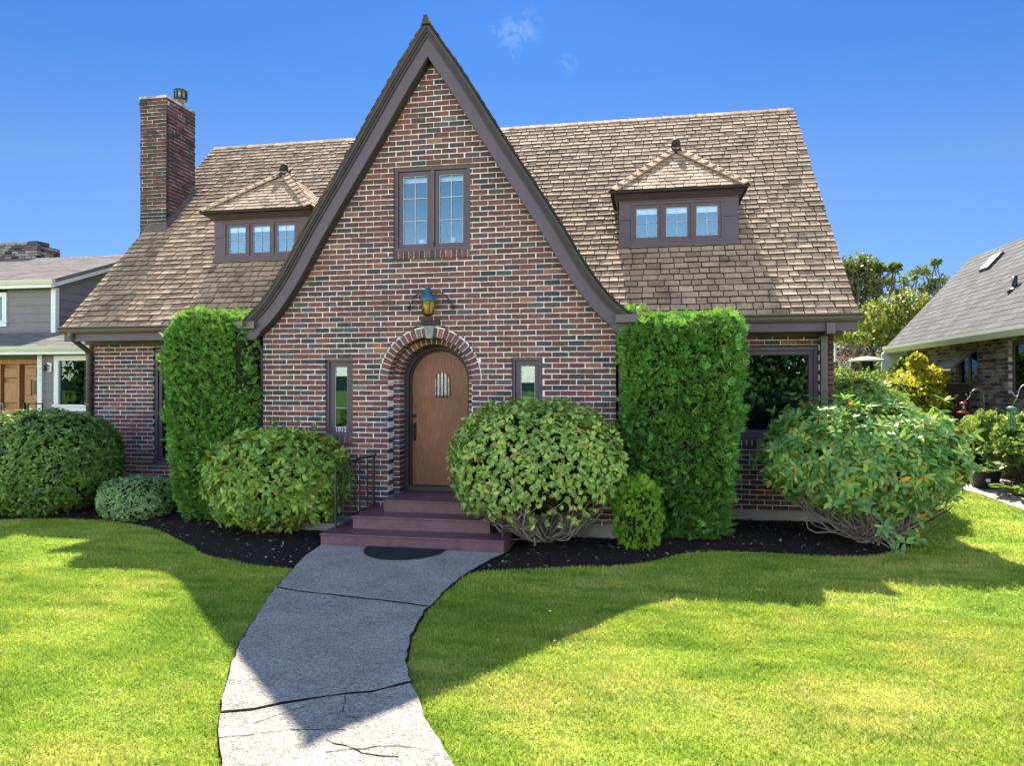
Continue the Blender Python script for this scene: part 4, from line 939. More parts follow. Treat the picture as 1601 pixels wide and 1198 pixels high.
def sprays(P, N, r, L=.09, up=.5, jit=.45):
    n = len(P); D = unit(N*.7+np.array([0,0,up])+r.normal(size=(n,3))*jit); U = unit(np.cross(D, unit(r.normal(size=(n,3))))); S = np.cross(D, U); L = L*r.uniform(.6,1.25,n)
    def dia(b, d, l, w, nrm): s = np.cross(d, nrm); return [b, b+d*(l*.45)[:,None]+s*(w)[:,None], b+d*l[:,None], b+d*(l*.45)[:,None]-s*w[:,None]]
    o = dia(P, D, L, L*.10, U)
    for (t, sg, l) in ((.12, 1, .62), (.2, -1, .6), (.42, 1, .45), (.5, -1, .42)):
        d = unit(D*.8+S*sg*.62); b = P+D*(L*t)[:,None]; o += dia(b, d, L*l, L*.085, U)
    return np.stack(o, 1)
def core(name, c, h, p, parent, seed=0, taper=None, s=.86, mat='core_shade', lump=.05):  # solid filler body, inner shade painted into its dark colour
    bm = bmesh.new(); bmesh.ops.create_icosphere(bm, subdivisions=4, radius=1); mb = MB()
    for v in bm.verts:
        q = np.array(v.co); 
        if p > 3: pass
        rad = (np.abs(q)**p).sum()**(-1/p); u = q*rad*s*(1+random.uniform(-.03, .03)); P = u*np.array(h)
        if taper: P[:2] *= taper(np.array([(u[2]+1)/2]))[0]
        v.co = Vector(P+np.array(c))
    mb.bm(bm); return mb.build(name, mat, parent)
def branches(root, targets, r0=.03, r1=.006, wig=.12, n=9, seg=6, seed=0, spread=.15, mat='bark', parent=None, name='branches', first=None):
    rr = random.Random(seed); mb = MB()
    for i, T in enumerate(targets):
        T = Vector(T); O = Vector(root)+Vector((rr.uniform(-1,1), rr.uniform(-1,1), 0))*spread; d = T-O; side = Vector((rr.uniform(-1,1), rr.uniform(-1,1), rr.uniform(-.6,.6)))*d.length*.14
        n = 14; pts = []
        w = [Vector((rr.uniform(-1,1), rr.uniform(-1,1), rr.uniform(-1,1)))*wig*d.length*.35 for _ in range(n+1)]
        for _ in range(2): w = [(w[max(0,k-1)]+w[k]*1.2+w[min(n,k+1)])/2.4 for k in range(n+1)]
        for k in range(n+1):
            t = k/n; pts.append(O+d*t+side*math.sin(t*math.pi)+w[k]*(math.sin(t*math.pi)))
        a = r0*rr.uniform(.6, 1.15); mb.tube(pts, [a+(r1-a)*(k/n)**.8 for k in range(n+1)], seg)
    return mb.build(name, mat, parent)
def pick(P, k, seed=0, f=1.0):
    r = np.random.default_rng(seed); i = r.choice(len(P), min(k, len(P)), replace=False); return P[i]

# -- tall clipped hedges
def hedge(c, h, p, taper, lab, n=15000, seed=1, L=.095, mask=None, name='tall_hedge'):
    T = thing(name, (c[0], c[1], 0), lab, 'hedge', None); r = np.random.default_rng(seed)
    P, N = superq(n, c, h, p, .032, seed, taper, mask); P = P-N*r.uniform(-.035, .06, len(P))[:,None]
    V = [sprays(P, N, r, L, .45, .45)]
    k = P[:, 2] > c[2]+h[2]*.93; Pt, Nt = P[k], N[k]; V.append(sprays(Pt, Nt, r, L*1.25, .9, .5)); k = r.uniform(size=len(P)) < .035; V.append(sprays(P[k]+N[k]*.05, N[k], r, L*1.5, .7, .5))
    npbuild('foliage', np.concatenate(V), SPRAYPAT, 'leaf_thuja', T)
    core('shade_core', c, h, p, T, taper=taper, s=.95)
    branches((c[0], c[1], 0), [(c[0]+random.uniform(-.3,.3), c[1]+random.uniform(-.3,.3), c[2]+h[2]*.6) for _ in range(6)], .05, .015, parent=T, name='trunk', mat='bark2', seed=seed)
    return T
tapL = lambda t: .80+.20*np.clip(t/.75, 0, 1)**.8
def maskL(P, N, r):   # the cut-away notch by the gable corner
    return ~((P[:,0] > -2.92+.02*np.sin(P[:,2]*9)) & (P[:,2] > 1.9) & (P[:,2] < 2.75) & (r.uniform(size=len(P)) < .8))
hedge((-3.38, .42, 1.49), (.67, .70, 1.48), 7, tapL, 'tall clipped dark green arborvitae column left of the gable, ragged on its right side', 25000, 3, mask=maskL)
tapR = lambda t: .74+.28*np.clip(t/.8, 0, 1)**.9
TR = hedge((3.165, .42, 1.45), (.69, .72, 1.43), 8, tapR, 'tall clipped bright green arborvitae block right of the gable, narrowing to its foot', 27000, 5)
# loose shoots on the hedge tops
for (x, y, z, s) in ((2.56,.05,2.88,1.0), (-2.95,.2,2.95,.6)):
    r = np.random.default_rng(9); P = np.array([x,y,z])+r.normal(size=(60,3))*np.array([.07,.05,.045])*s
    npbuild('shoot', sprays(P, np.tile(np.array([[0,0,1.]]), (60,1)), r, .13, .7, .5), SPRAYPAT, 'leaf_thuja', TR if x > 0 else [o for o in COL.objects if o.name == 'tall_hedge'][0])

# -- shrubs
def shrub(name, c, h, p, lab, mat, nw, m, L, W, seed, mask=None, inner=.9, lay=(0,.16), tilt=(50,85), up=.35, zmin=None, coremat='core_shade', nbr=26, root=None, r0=.03, cs=.80, jit=.35, brmat='bark', cat='shrub', lump=.04, core_on=True, wig=.3):
    T = thing(name, (c[0], c[1], 0), lab, cat); r = np.random.default_rng(seed)
    P, N = superq(nw, c, h, p, lump, seed, None, mask, zmin)
    P = P-N*(r.uniform(*lay, len(P)))[:,None]; st = (r.uniform(size=len(P)) < .05)*r.uniform(.04, .13, len(P))*(L/.1)*(.35 if 'round' in name else 1); P = P+N*st[:,None]+np.array([0,0,.4])*st[:,None]
    npbuild('foliage', whorls(P, N, r, m, L, W, tilt, up, jit), LEAFPAT, mat, T)
    if core_on: core('shade_core', c, h, p, T, seed, s=cs)
    Pb, Nb = superq(nbr*3, c, h, p, 0, seed+5); Pb = Pb[Pb[:,2] < c[2]+h[2]*.55]
    branches(root or (c[0], c[1], 0), pick(Pb, nbr, seed).tolist(), r0, .005, wig, parent=T, seed=seed, mat=brmat, spread=.10)
    return T, P
def gap(cx, cz, rx, rz, keep=.12):
    return lambda P, N, r: ~((((P[:,0]-cx)/rx)**2+((P[:,2]-cz)/rz)**2 < 1) & (N[:,1] < .3) & (r.uniform(size=len(P)) > keep))
def m_round(P, N, r):
    x, z, q = P[:,0], P[:,2], r.uniform(size=len(P))
    low = (z < .42+.26*np.clip((x-1.0)/.5, 0, 1)+.06*np.sin(x*9)) & (q > .15)
    mid = (z < .86) & (x > 1.1) & (N[:,1] < .2) & (q > .60+.25*np.sin(x*11)*np.sin(z*13))
    return ~(low | mid | (z < .32))
T, P = shrub('round_shrub', (1.40,-.62,1.02), (1.07,.86,.80), 2.35, 'big dome-clipped light green rhododendron right of the front steps, twisted bare stems below', 'leaf_round', 6800, 6, .068, .027, 21, m_round, nbr=130, root=(1.45,-.45,.03), r0=.016, cs=.74, up=.5, lump=.025, brmat='bark')
def m_rl(P, N, r):
    q = r.uniform(size=len(P)); x, z = P[:,0], P[:,2]
    hole = ((((x+1.75)/.35)**2+((z-.78)/.26)**2 < 1) | (((x+2.7)/.3)**2+((z-.62)/.14)**2 < 1)) & (N[:,1] < .2) & (q > .55)
    low = (z < .28) & (x > -2.1) & (q > .2)
    return ~(hole | low)
shrub('rhododendron', (-2.14,-.45,.72), (.92,.80,.66), 2.3, 'loose yellow-green rhododendron left of the steps under the numbered window', 'leaf_rhod', 3400, 7, .10, .035, 22, m_rl, nbr=60, root=(-2.2,-.3,.03), r0=.014, cs=.76, jit=.5, lump=.05)
def m_rr(P, N, r):
    x, z = P[:,0], P[:,2]; q = r.uniform(size=len(P))
    low = (z < .50+.30*np.clip((x-5.6)/.8, 0, 1)-.2*np.clip(1-abs(x-5.45)/.35, 0, 1)+.1*np.sin(x*8)) & (q > .25)
    low2 = (z < .72) & (x < 4.9) & (q > .35)
    hole = (((x-4.75)/.3)**2+((z-1.1)/.4)**2 < 1) & (N[:,1] < .2) & (q > .55)
    return ~(low | low2 | hole)
T, P = shrub('rhododendron', (5.40,.42,1.08), (1.16,.95,.70), 2.2, 'sprawling big-leaved rhododendron before the right house corner, bare grey stems low down', 'leaf_rhod2', 3000, 7, .135, .045, 23, m_rr, nbr=120, root=(5.45,.35,.03), r0=.014, cs=.62, jit=.5, lump=.06, up=.55)
r = np.random.default_rng(5); Pl = np.array([[5.45,-.35,.30],[5.55,-.4,.42],[5.3,-.35,.5],[5.5,-.55,.12],[5.75,-.35,.24],[5.62,-.5,.2],[5.9,-.1,.4],[6.0,0,.5],[5.85,-.2,.18],[5.2,-.45,.62],[5.7,-.3,.55],[6.1,.1,.62],[5.4,-.5,.36]]); 
npbuild('low_foliage', whorls(Pl, np.tile(np.array([[.1,-.7,.5]]), (len(Pl),1)), r, 7, .15, .05), LEAFPAT, 'leaf_rhod2', T)
branches((5.45,.2,.03), Pl.tolist(), .014, .005, .4, parent=T, seed=8, name='low_branches')
# fan of bare twigs at the right
branches((5.6,.3,.1), [(6.05+.55*random.random(), .1+.6*random.random(), .5+.45*random.random()) for _ in range(46)], .012, .003, .25, parent=T, seed=18, name='bare_twigs', mat='bark2')
shrub('round_shrub', (-6.50,.28,.80), (1.02,.98,.80), 2.6, 'large dark green rounded camellia at the left edge, its top lit yellow', 'leaf_dark', 5200, 5, .062, .030, 24, nbr=14, cs=.86, up=.4, lump=.03, lay=(0,.10))
shrub('small_round_shrub', (-4.74,.12,.30), (.54,.48,.335), 2.5, 'small grey-green clipped ball shrub between the camellia and the tall hedge', 'leaf_small', 2600, 5, .034, .015, 25, nbr=8, cs=.88, up=.4, lump=.02, lay=(0,.06))
T = thing('dwarf_conifer', (2.62,-.66,0), 'small bright green upright conifer at the foot of the right tall hedge', 'shrub'); r = np.random.default_rng(4)
P, N = superq(1900, (2.62,-.66,.44), (.27,.26,.42), 2.6, .04, 6); P = P-N*r.uniform(0,.09,len(P))[:,None]
npbuild('foliage', sprays(P, N, r, .085, 1.2, .35), SPRAYPAT, 'leaf_conif', T); core('shade_core', (2.62,-.66,.43), (.27,.26,.42), 2.6, T, s=.8)
branches((2.62,-.66,0), [(2.62,-.66,.5),(2.58,-.62,.45)], .02, .01, parent=T, name='trunk', spread=.01)
shrub('rhododendron', (6.05,2.7,1.15), (.85,.75,.90), 2.3, 'second yellow-green rhododendron behind the right house corner', 'leaf_rhod', 1500, 6, .11, .04, 27, nbr=10, cs=.8, up=.6)

# ================================================================== right hand side: neighbour's brick house
NR = thing('neighbour_house', (9.1, 6, .3), 'grey brick house with long grey shingled roof at the right edge', 'house')
def nspans(z):
    sp = [(2.2, 9.6)]
    if 1.98 < z < 2.79: sp = cut(sp, 6.08, 7.06)
    if 1.85 < z < 2.78: sp = cut(sp, 3.2, 4.86)
    return [(-b, -a) for (a, b) in sp]
mb = MB(); brick_courses(mb, (9.1,0,0), (0,-1,0), (-1,0,0), .1, 3.1, nspans, depth=.12, rough=2.2, ch=.075)
mb.build('wall', ['nbrick', 'old_mortar'], NR)
mb = MB(); mb.prism([(9.15,0),(9.15,3.2),(10.56,4.9),(12.0,3.2),(12.0,0)], 'y', 9.45, 9.55); mb.build('end_wall', 'nbrick', NR)
mb = MB(); s1 = 1.13
zr = lambda x: 3.0+s1*(x-8.68)
xr = 10.56; zq = zr(xr)
for (xa, xb) in ((8.68, xr), (2*xr-8.68, xr)):
    mb.hexa([(xa,1.0,2.90),(xb,1.0,zq-.1),(xb,9.9,zq-.1),(xa,9.9,2.90),(xa,1.0,3.0),(xb,1.0,zq),(xb,9.9,zq),(xa,9.9,3.0)])
Ls = (Vector((xr,0,zq))-Vector((8.68,0,3.0))).length; sv = Vector((1,0,s1)).normalized(); nv = Vector((-s1,0,1)).normalized()
shingles(mb, (8.66,0,2.99), (0,-1,0), sv, nv, Ls, lambda s: (-9.92, -1.0), expo=.145, wid=(.22,.34), thick=.006, mi=0)
mb.build('roof', 'asph', NR)
mb = MB(); prof = [(8.70,2.80),(8.60,2.80),(8.55,2.90),(8.55,2.97),(8.70,2.985)]
mb.prism(prof, 'y', 1.0, 9.95); mb.build('gutter', 'white2', NR)
mb = MB(); mb.box(8.7, 9.1, 1.0, 9.9, 2.86, 2.90); mb.prism([(8.50,2.78),(8.50,2.35),(8.56,2.30),(9.08,2.86),(9.08,3.0),(8.75,3.05)], 'y', 9.80, 9.88); mb.build('eave_board', 'white', NR)
mb = MB(); mb.hexa([(10.0,7.65,zr(10.0)+.0),(10.3,7.65,zr(10.3)),(10.3,8.1,zr(10.3)),(10.0,8.1,zr(10.0)),(9.96,7.65,zr(10.0)+.06),(10.26,7.65,zr(10.3)+.06),(10.26,8.1,zr(10.3)+.06),(9.96,8.1,zr(10.0)+.06)], 0)
mb.hexa([(9.98,7.68,zr(10.0)+.085),(10.23,7.68,zr(10.3)+.03),(10.23,8.07,zr(10.3)+.03),(9.98,8.07,zr(10.0)+.085),(9.98,7.68,zr(10.0)+.092),(10.23,7.68,zr(10.3)+.037),(10.23,8.07,zr(10.3)+.037),(9.98,8.07,zr(10.0)+.092)], 1)
mb.build('skylight', ['iron', 'white'], NR)
mb = MB(); mb.tube([(9.36,5.2,3.68),(9.36,5.2,4.0)], .045, 10); mb.lathe([(.13,-.05),(.05,.03)], (9.36,5.2,3.76), 12); mb.build('vent_pipe', 'iron', NR)
def side_window(y0, y1, z0, z1, mull, lab):
    mb = MB(); x = 9.16
    mb.box(x, x+.05, y0, y1, z0, z0+.07, 0); mb.box(x, x+.05, y0, y1, z1-.07, z1, 0)
    for yy in [y0, y1-.07]+mull: mb.box(x+.001, x+.049, yy, yy+.07, z0+.07, z1-.07, 0)
    mb.box(9.03, 9.2, y0-.03, y1+.03, z0-.06, z0, 0)
    o = mb.build('window', 'frame_brown', NR); tag(o, lab); mb = MB(); mb.box(x+.02, x+.026, y0+.05, y1-.05, z0+.05, z1-.05); mb.build('glass', 'glass_dark', o)
    mb = MB(); mb.box(9.35, 9.4, y0-.2, y1+.2, z0-.2, z1+.2); mb.box(9.2,9.36,y0-.2,y1+.2,z0-.25,z0-.2); mb.box(9.2,9.36,y0-.2,y1+.2,z1+.2,z1+.25); mb.build('room_lining', 'dark', NR); return o
M['frame_brown'] = m_simple('brown_window_frame', (.10,.075,.055), .6, .3)
w1 = side_window(6.08, 7.06, 1.98, 2.79, [6.55], 'small window with its sash propped open')
side_window(3.2, 4.86, 1.85, 2.78, [4.3, 3.8], 'wide window at the right edge')
mb = MB(); mb.hexa([(9.12,6.1,2.70),(9.12,7.04,2.70),(8.62,7.04,2.28),(8.62,6.1,2.28),(9.13,6.1,2.73),(9.13,7.04,2.73),(8.63,7.04,2.31),(8.63,6.1,2.31)], 0)
mb.hexa([(9.07,6.16,2.69),(9.07,6.98,2.69),(8.67,6.98,2.355),(8.67,6.16,2.355),(9.07,6.16,2.70),(9.07,6.98,2.70),(8.67,6.98,2.365),(8.67,6.16,2.365)], 1)
mb.build('open_sash', ['frame_brown', 'metal'], w1)
# golden maple
def tree(name, blobs, lab, mat, trunk_r, nper, L, W, root, seed, m=1, twigs=22, barkm='bark2', cat='tree', lay=(0,.25), kind=None, group=None):
    T = thing(name, root, lab, cat, group); r = np.random.default_rng(seed); Vs = []; tg = []
    for i, (c, h) in enumerate(blobs):
        P, N = superq(int(nper), c, h, 2.1, h[0]*.10, seed+i); P = P-N*r.uniform(lay[0], lay[1]*2, len(P))[:,None]*np.array(h).mean()
        Vs.append(scatter_leaves(P, N, r, L, W) if m == 1 else whorls(P, N, r, m, L, W)); tg += pick(P, max(3, twigs//len(blobs)), seed).tolist()
    npbuild('crown', np.concatenate(Vs), LEAFPAT, mat, T)
    branches(root, tg, trunk_r, trunk_r*.12, .25, parent=T, name='trunk', mat=barkm, seed=seed, spread=trunk_r*.7)
    return T
tree('golden_maple', [((8.15,6.6,1.95),(.55,.55,.45)),((7.75,6.5,1.60),(.40,.4,.45)),((8.42,6.7,2.15),(.38,.4,.25)),((8.0,6.5,1.15),(.55,.5,.45)),((8.2,6.6,2.45),(.14,.16,.18)),((8.5,6.5,1.6),(.35,.35,.4))], 'small golden yellow maple beside the grey brick wall', 'leaf_maple', .03, 1100, .085, .06, (8.3,6.7,.3), 31)
r = np.random.default_rng(3)
# hydrangea with lime flower
T = tree('hydrangea', [((8.82,4.3,1.0),(.36,.5,.5)),((8.75,3.7,1.15),(.40,.45,.42)),((9.0,3.1,1.1),(.5,.5,.5)),((8.62,4.5,1.3),(.26,.3,.24)),((8.9,2.4,.9),(.45,.6,.5))], 'leafy pale green hydrangea bush along the grey brick wall', 'leaf_hyd', .012, 650, .10, .065, (8.7,3.6,.25), 33, cat='shrub', twigs=30)
P, N = superq(420, (8.12,4.0,1.36), (.115,.115,.11), 2, 0, 3); npbuild('flower_head', scatter_leaves(P, N, r, .035, .03), LEAFPAT, 'leaf_lime', T)
mb = MB(); mb.tube([(8.4,4.0,.8),(8.2,4.0,1.1),(8.12,4.0,1.3)], .006, 5); mb.build('flower_stem', 'leaf_hyd', T)
# hosta-like plant with big leaves
T = thing('broadleaf_plant', (8.35,3.0,.2), 'big pale leaves fanning out at the right edge beside the pots', 'plant')
A0 = r.uniform(0, 6.28, 26); D = unit(np.stack([np.cos(A0), np.sin(A0), r.uniform(.1,.9,26)], 1)); U = unit(np.tile(np.array([[0,0,1.]]), (26,1))+.2*r.normal(size=(26,3)))
npbuild('foliage', np.concatenate([leaf_arr(np.tile(np.array([[8.4,3.05,.28]]), (26,1))+D*.06, D, U, r.uniform(.22,.4,26), r.uniform(.09,.14,26), .35), leaf_arr(np.tile(np.array([[8.35,3.55,.62]]), (26,1))[:10]+D[:10]*.03, D[:10], U[:10], r.uniform(.22,.36,10), r.uniform(.1,.14,10), .2)]), LEAFPAT, 'leaf_hyd', T)
# low leafy plants under the wall
tree('low_bush', [((8.7,5.6,.9),(.3,.5,.28)),((8.85,6.3,1.0),(.25,.4,.25))], 'low green bush against the brick wall behind the pots', 'leaf_tree', .01, 260, .10, .07, (8.75,5.8,.3), 35, cat='shrub')
# pots
def pot(c, rr, h, lab, tagm=False, seed=1):
    T = thing('plant_pot', c, lab, 'plant pot', 'black nursery pots by the gravel path'); mb = MB()
    mb.lathe([(rr*.82,0),(rr*.97,h*.86),(rr*1.06,h*.87),(rr*1.06,h),(rr*.98,h),(rr*.95,h*.9)], c, 28); mb.build('pot', 'pot', T)
    mb = MB(); mb.lathe([(rr*.9,0),(rr*.9,.01)], (c[0],c[1],c[2]+h*.85), 20); mb.build('soil', 'mulch', T)
    r = np.random.default_rng(seed); P = np.array(c)+np.array([0,0,h*.95])+r.normal(size=(90,3))*np.array([rr*.5,rr*.5,.03]); npbuild('foliage', scatter_leaves(P, np.tile(np.array([[0,0,1.]]), (90,1)), r, .06, .035), LEAFPAT, 'leaf_hyd', T)
    if tagm:
        v = Vector((2.727-c[0], -9.275-c[1], 0)).normalized(); s = Vector((-v.y, v.x, 0)); b = Vector(c)+v*(rr*.96)+Vector((0,0,h*.40))+s*.04
        mb = MB(); mb.hexa([b-s*.03, b+s*.03, b+s*.03-v*.01, b-s*.03-v*.01, b-s*.03+v*.008+Vector((0,0,.05)), b+s*.03+v*.008+Vector((0,0,.05)), b+s*.03-v*.01+Vector((0,0,.05)), b-s*.03-v*.01+Vector((0,0,.05))]); mb.build('tag', 'white', T)
pot((8.26,3.78,.29), .225, .31, 'big black nursery pot with a white tag, nearest the lawn', True, 1)
pot((8.20,4.35,.30), .16, .28, 'middle black nursery pot just behind the tagged one', False, 2)
pot((8.12,4.85,.31), .16, .27, 'rearmost and smallest black nursery pot beside the rhododendron', False, 3)
# shepherd hooks and feeders
def hook(base, top, reach, lab):
    mb = MB(); b = Vector(base); s = Vector((-.98,-.19,0)); zt_ = top-base[2]; rr = reach/2
    pts = [b, b+Vector((0,0,zt_*.6))+s*.03]
    for k in range(11):
        a = math.pi*k/10; pts.append(b+Vector((0,0,zt_-rr))+s*(rr+.06-rr*math.cos(a))+Vector((0,0,rr*math.sin(a))))
    e = pts[-1]; pts += [e+Vector((0,0,-.03))+s*.02, e+Vector((0,0,-.02))+s*.06, e+Vector((0,0,.03))+s*.08]
    mb.tube(pts, .008, 6); tag(mb.build('shepherd_hook', 'metal'), lab, 'garden hook', 'shepherd hooks in the side bed'); return e
e = hook((8.85,5.1,.33), 1.93, .24, 'curved iron shepherd hook holding the red hummingbird feeder')
T = thing('hummingbird_feeder', (8.42,5.02,1.5), 'red hummingbird feeder with clear bottle hanging from a hook', 'bird feeder'); c = (8.43,5.02,1.48)
mb = MB(); mb.lathe([(.02,.0),(.10,.005),(.105,.025),(.05,.045),(.04,.05)], c, 20); mb.build('base', 'red', T)
mb = MB(); mb.lathe([(.04,.05),(.07,.08),(.07,.14),(.05,.165)], c, 18); mb.build('bottle', m_glass('feeder_glass', .25, (.9,.9,.9), .1), T)
mb = MB(); mb.lathe([(.052,.165),(.065,.18),(.05,.205),(.01,.21)], c, 18); mb.tube([(c[0],c[1],c[2]+.205),(e.x,e.y,e.z-.02)], .003, 4); mb.build('cap', 'red', T)
e2 = hook((8.75,3.0,.28), 2.02, .34, 'second shepherd hook at the right edge, holding the tube feeder')
T = thing('tube_feeder', (8.27,2.96,1.3), 'green tube bird feeder hanging above the hydrangea', 'bird feeder'); c = (8.27,2.93,1.33)
mb = MB(); mb.lathe([(.07,.30),(.075,.31),(.03,.34)], c, 16); mb.lathe([(.05,0),(.06,.01),(.05,.02)], c, 16)
for k in range(6): t = math.pi*k/3; mb.tube([(c[0]+.048*math.cos(t), c[1]+.048*math.sin(t), c[2]+.01),(c[0]+.048*math.cos(t), c[1]+.048*math.sin(t), c[2]+.30)], .006, 5)
mb.tube([(c[0],c[1],c[2]+.33),(e2.x,e2.y,e2.z-.02)], .003, 4)
mb.build('cage', m_simple('green_wire', (.10,.25,.17), .5, .4), T); mb = MB(); mb.lathe([(.03,.02),(.03,.29)], c, 12); mb.build('seed_tube', 'leaf_hyd', T)
# arched mirror against the wall
T = thing('arched_panel', (8.75,3.3,.3), 'blue-rimmed arched mirror at the right edge above the hydrangea', 'garden mirror'); mb = MB()
pts = []
for k in range(25):
    a = math.pi*k/24; pts.append((8.72, 3.10+.36*math.cos(a), 1.50+.36*math.sin(a)))
pts = [(8.72,3.46,.3)]+pts+[(8.72,2.74,.3)]
mb.tube(pts, .02, 8); mb.build('rim', m_simple('blue_grey_rim', (.12,.16,.24), .4, .5), T)
mb = MB(); P = [(3.10+.35*math.cos(math.pi*k/24), 1.50+.35*math.sin(math.pi*k/24)) for k in range(25)]+[(2.75,.35),(3.45,.35)]; mb.prism(P, 'x', 8.725, 8.735)
mb.build('mirror_glass', m_simple('mirror', (.8,.82,.85), .03, 1, metal=1, var=.02), T)

# ================================================================== behind, right: yard and trees
T = thing('dark_fence', (7.4,6.4,.3), 'low dark timber fence across the side yard behind the rhododendron', 'fence')
mb = MB(); x = 5.6
while x < 9.0: mb.bbox(x, x+.13, 6.38, 6.40, .2, 1.99, .003); x += .134
mb.build('boards', 'fencewood', T); mb = MB(); mb.bbox(5.6, 9.05, 6.34, 6.44, 1.99, 2.03, .004); mb.box(5.6,9.05,6.34,6.38,1.0,1.08); mb.build('rail', 'fencewood', T)
mb = MB(); mb.lathe([(.02,-.01),(.03,0),(.02,.01)], (7.28,6.33,1.93), 10); mb.build('lamp', 'white', T)
T = tree('low_hedge', [((6.9,7.5,2.1),(.45,.3,.27)),((7.35,7.5,2.1),(.4,.3,.25)),((6.5,7.5,2.05),(.4,.3,.25))], 'clipped green laurel hedge behind the dark fence under the basketball net', 'leaf_hyd', .02, 420, .085, .05, (7.0,7.5,.3), 41, cat='hedge')
core('shade_core', (7.0,7.5,1.3), (.8,.28,.9), 6, T)
T = thing('patio_heater', (7.68,8.6,.3), 'beige domed patio heater beyond the fence', 'patio heater'); c = (7.72,8.3,0)
mb = MB(); mb.lathe([(.40,2.55),(.405,2.56),(.33,2.60),(.18,2.645),(.05,2.665)], c, 28); mb.build('dome', 'beige', T)
mb = MB(); mb.lathe([(.13,2.25),(.15,2.30),(.13,2.50),(.15,2.55)], c, 18); mb.lathe([(.035,.4),(.035,2.25)], c, 12); mb.lathe([(.22,.3),(.22,.75),(.1,.82)], c, 18); mb.build('burner_and_pole', 'iron', T)
mb = MB(); mb.bbox(7.75, 8.05, 7.2, 7.6, 2.0, 2.05, .01); mb.bbox(7.75, 8.05, 7.55, 7.6, 1.6, 2.16, .01); mb.bbox(7.76, 8.04, 7.2, 7.55, 1.5, 1.54, .01)
for (x, y) in ((7.77,7.22),(8.03,7.22),(7.77,7.57),(8.03,7.57)): mb.box(x-.02, x+.02, y-.02, y+.02, .3, 2.0)
tag(mb.build('timber_chair', 'chair'), 'pale timber patio chair back showing over the dark fence', 'chair')
T = thing('basketball_hoop', (8.3,14.2,0), 'basketball hoop with white net seen edge-on beyond the fence', 'basketball hoop')
mb = MB(); mb.bbox(8.36, 8.40, 13.7, 14.7, 2.72, 3.42, .01); mb.build('backboard', 'white', T)
mb = MB(); mb.tube([(8.76+.23*math.cos(t), 14.22+.23*math.sin(t), 2.87) for t in [2*math.pi*k/20 for k in range(21)]], .012, 6, cap=False); mb.box(8.4, 8.55, 14.18, 14.26, 2.85, 2.89); mb.build('rim', 'red', T)
mb = MB()
for k in range(12):
    for sg in (-1, 1):
        pts = []
        for j in range(7):
            t = 2*math.pi*(k+sg*j*.5)/12; rr = .23-.11*(j/6)**.8; pts.append((8.76+rr*math.cos(t), 14.22+rr*math.sin(t), 2.86-.075*j))
        mb.tube(pts, .009, 4)
mb.build('net', 'white', T); mb = MB(); mb.tube([(7.9,14.2,0),(7.9,14.2,2.4),(8.35,14.2,3.0)], .06, 8); mb.build('pole', 'iron', T)
tree('tall_tree', [((10.1,17.0,6.1),(.55,.6,.5)),((9.6,17.0,6.0),(.5,.5,.45)),((10.3,17,5.45),(.55,.6,.65)),((9.7,17.1,5.2),(.5,.5,.5)),((10.6,17.0,6.0),(.22,.25,.14)),((11.1,17,6.05),(.14,.15,.09)),((9.3,17,4.6),(.5,.5,.5))], 'tall dull green tree with dark limbs rising beside the right roof edge', 'leaf_tree2', .13, 430, .16, .09, (9.9,17.2,.3), 51, lay=(0,.4), twigs=50)
tree('sparse_tree', [((12.6,20.4,6.1),(.6,.5,.35)),((13.1,20.4,6.4),(.4,.4,.2)),((13.7,20.4,6.0),(.45,.4,.25)),((12.3,20.4,5.6),(.4,.4,.3)),((13.3,20.4,5.7),(.5,.4,.3)),((14.0,20.4,5.6),(.3,.3,.3)),((12.0,20.4,6.0),(.15,.15,.12)),((13.6,20.4,6.7),(.15,.15,.1))], 'thin open-branched tree showing sky, beyond the yellowing tree', 'leaf_tree2', .08, 120, .16, .09, (13.2,20.6,.3), 52, lay=(0,.5), twigs=70)
tree('yellowing_tree', [((9.3,12.6,3.9),(.75,.8,.6)),((10.0,12.7,4.2),(.7,.8,.55)),((9.35,12.5,3.5),(.6,.8,.45)),((10.2,12.6,3.6),(.7,.7,.7)),((9.9,12.5,3.0),(.6,.8,.6)),((10.6,12.8,4.25),(.3,.4,.25))], 'bushy green tree with yellow and orange top behind the neighbour roof', 'leaf_tree', .08, 900, .12, .075, (9.9,12.9,.3), 53, twigs=14)
tree('leafy_shrub', [((7.8,11.3,3.32),(.35,.5,.20)),((8.3,11.3,3.28),(.35,.5,.18)),((7.0,11.3,3.3),(.5,.5,.25))], 'green shrub under the right eave of the brick house', 'leaf_tree', .018, 420, .10, .07, (7.1,11.4,.3), 54, cat='shrub', twigs=6)
T = tree('blooming_shrub', [((9.30,16.0,3.08),(.76,.6,.53)),((10.0,16.1,2.85),(.57,.55,.45)),((8.5,16.0,2.75),(.65,.6,.5))], 'cream and pink flowering dome shrub behind the basketball net', 'leaf_cream', .04, 1300, .11, .09, (9.4,16.3,.3), 55, cat='shrub')
core('shade_core', (9.4,16.2,1.6), (1.3,.4,1.1), 3, T)
tree('dark_shrub', [((8.7,10.3,2.3),(.5,.4,.5)),((8.3,9.3,2.0),(.6,.4,.35)),((8.95,9.9,2.1),(.25,.3,.6)),((8.0,9.0,1.8),(.6,.4,.4)),((8.8,9.0,1.6),(.3,.4,.6))], 'dark green shrub beside the far end of the grey brick house', 'leaf_dark', .04, 420, .10, .06, (8.6,9.9,.3), 56, cat='shrub')
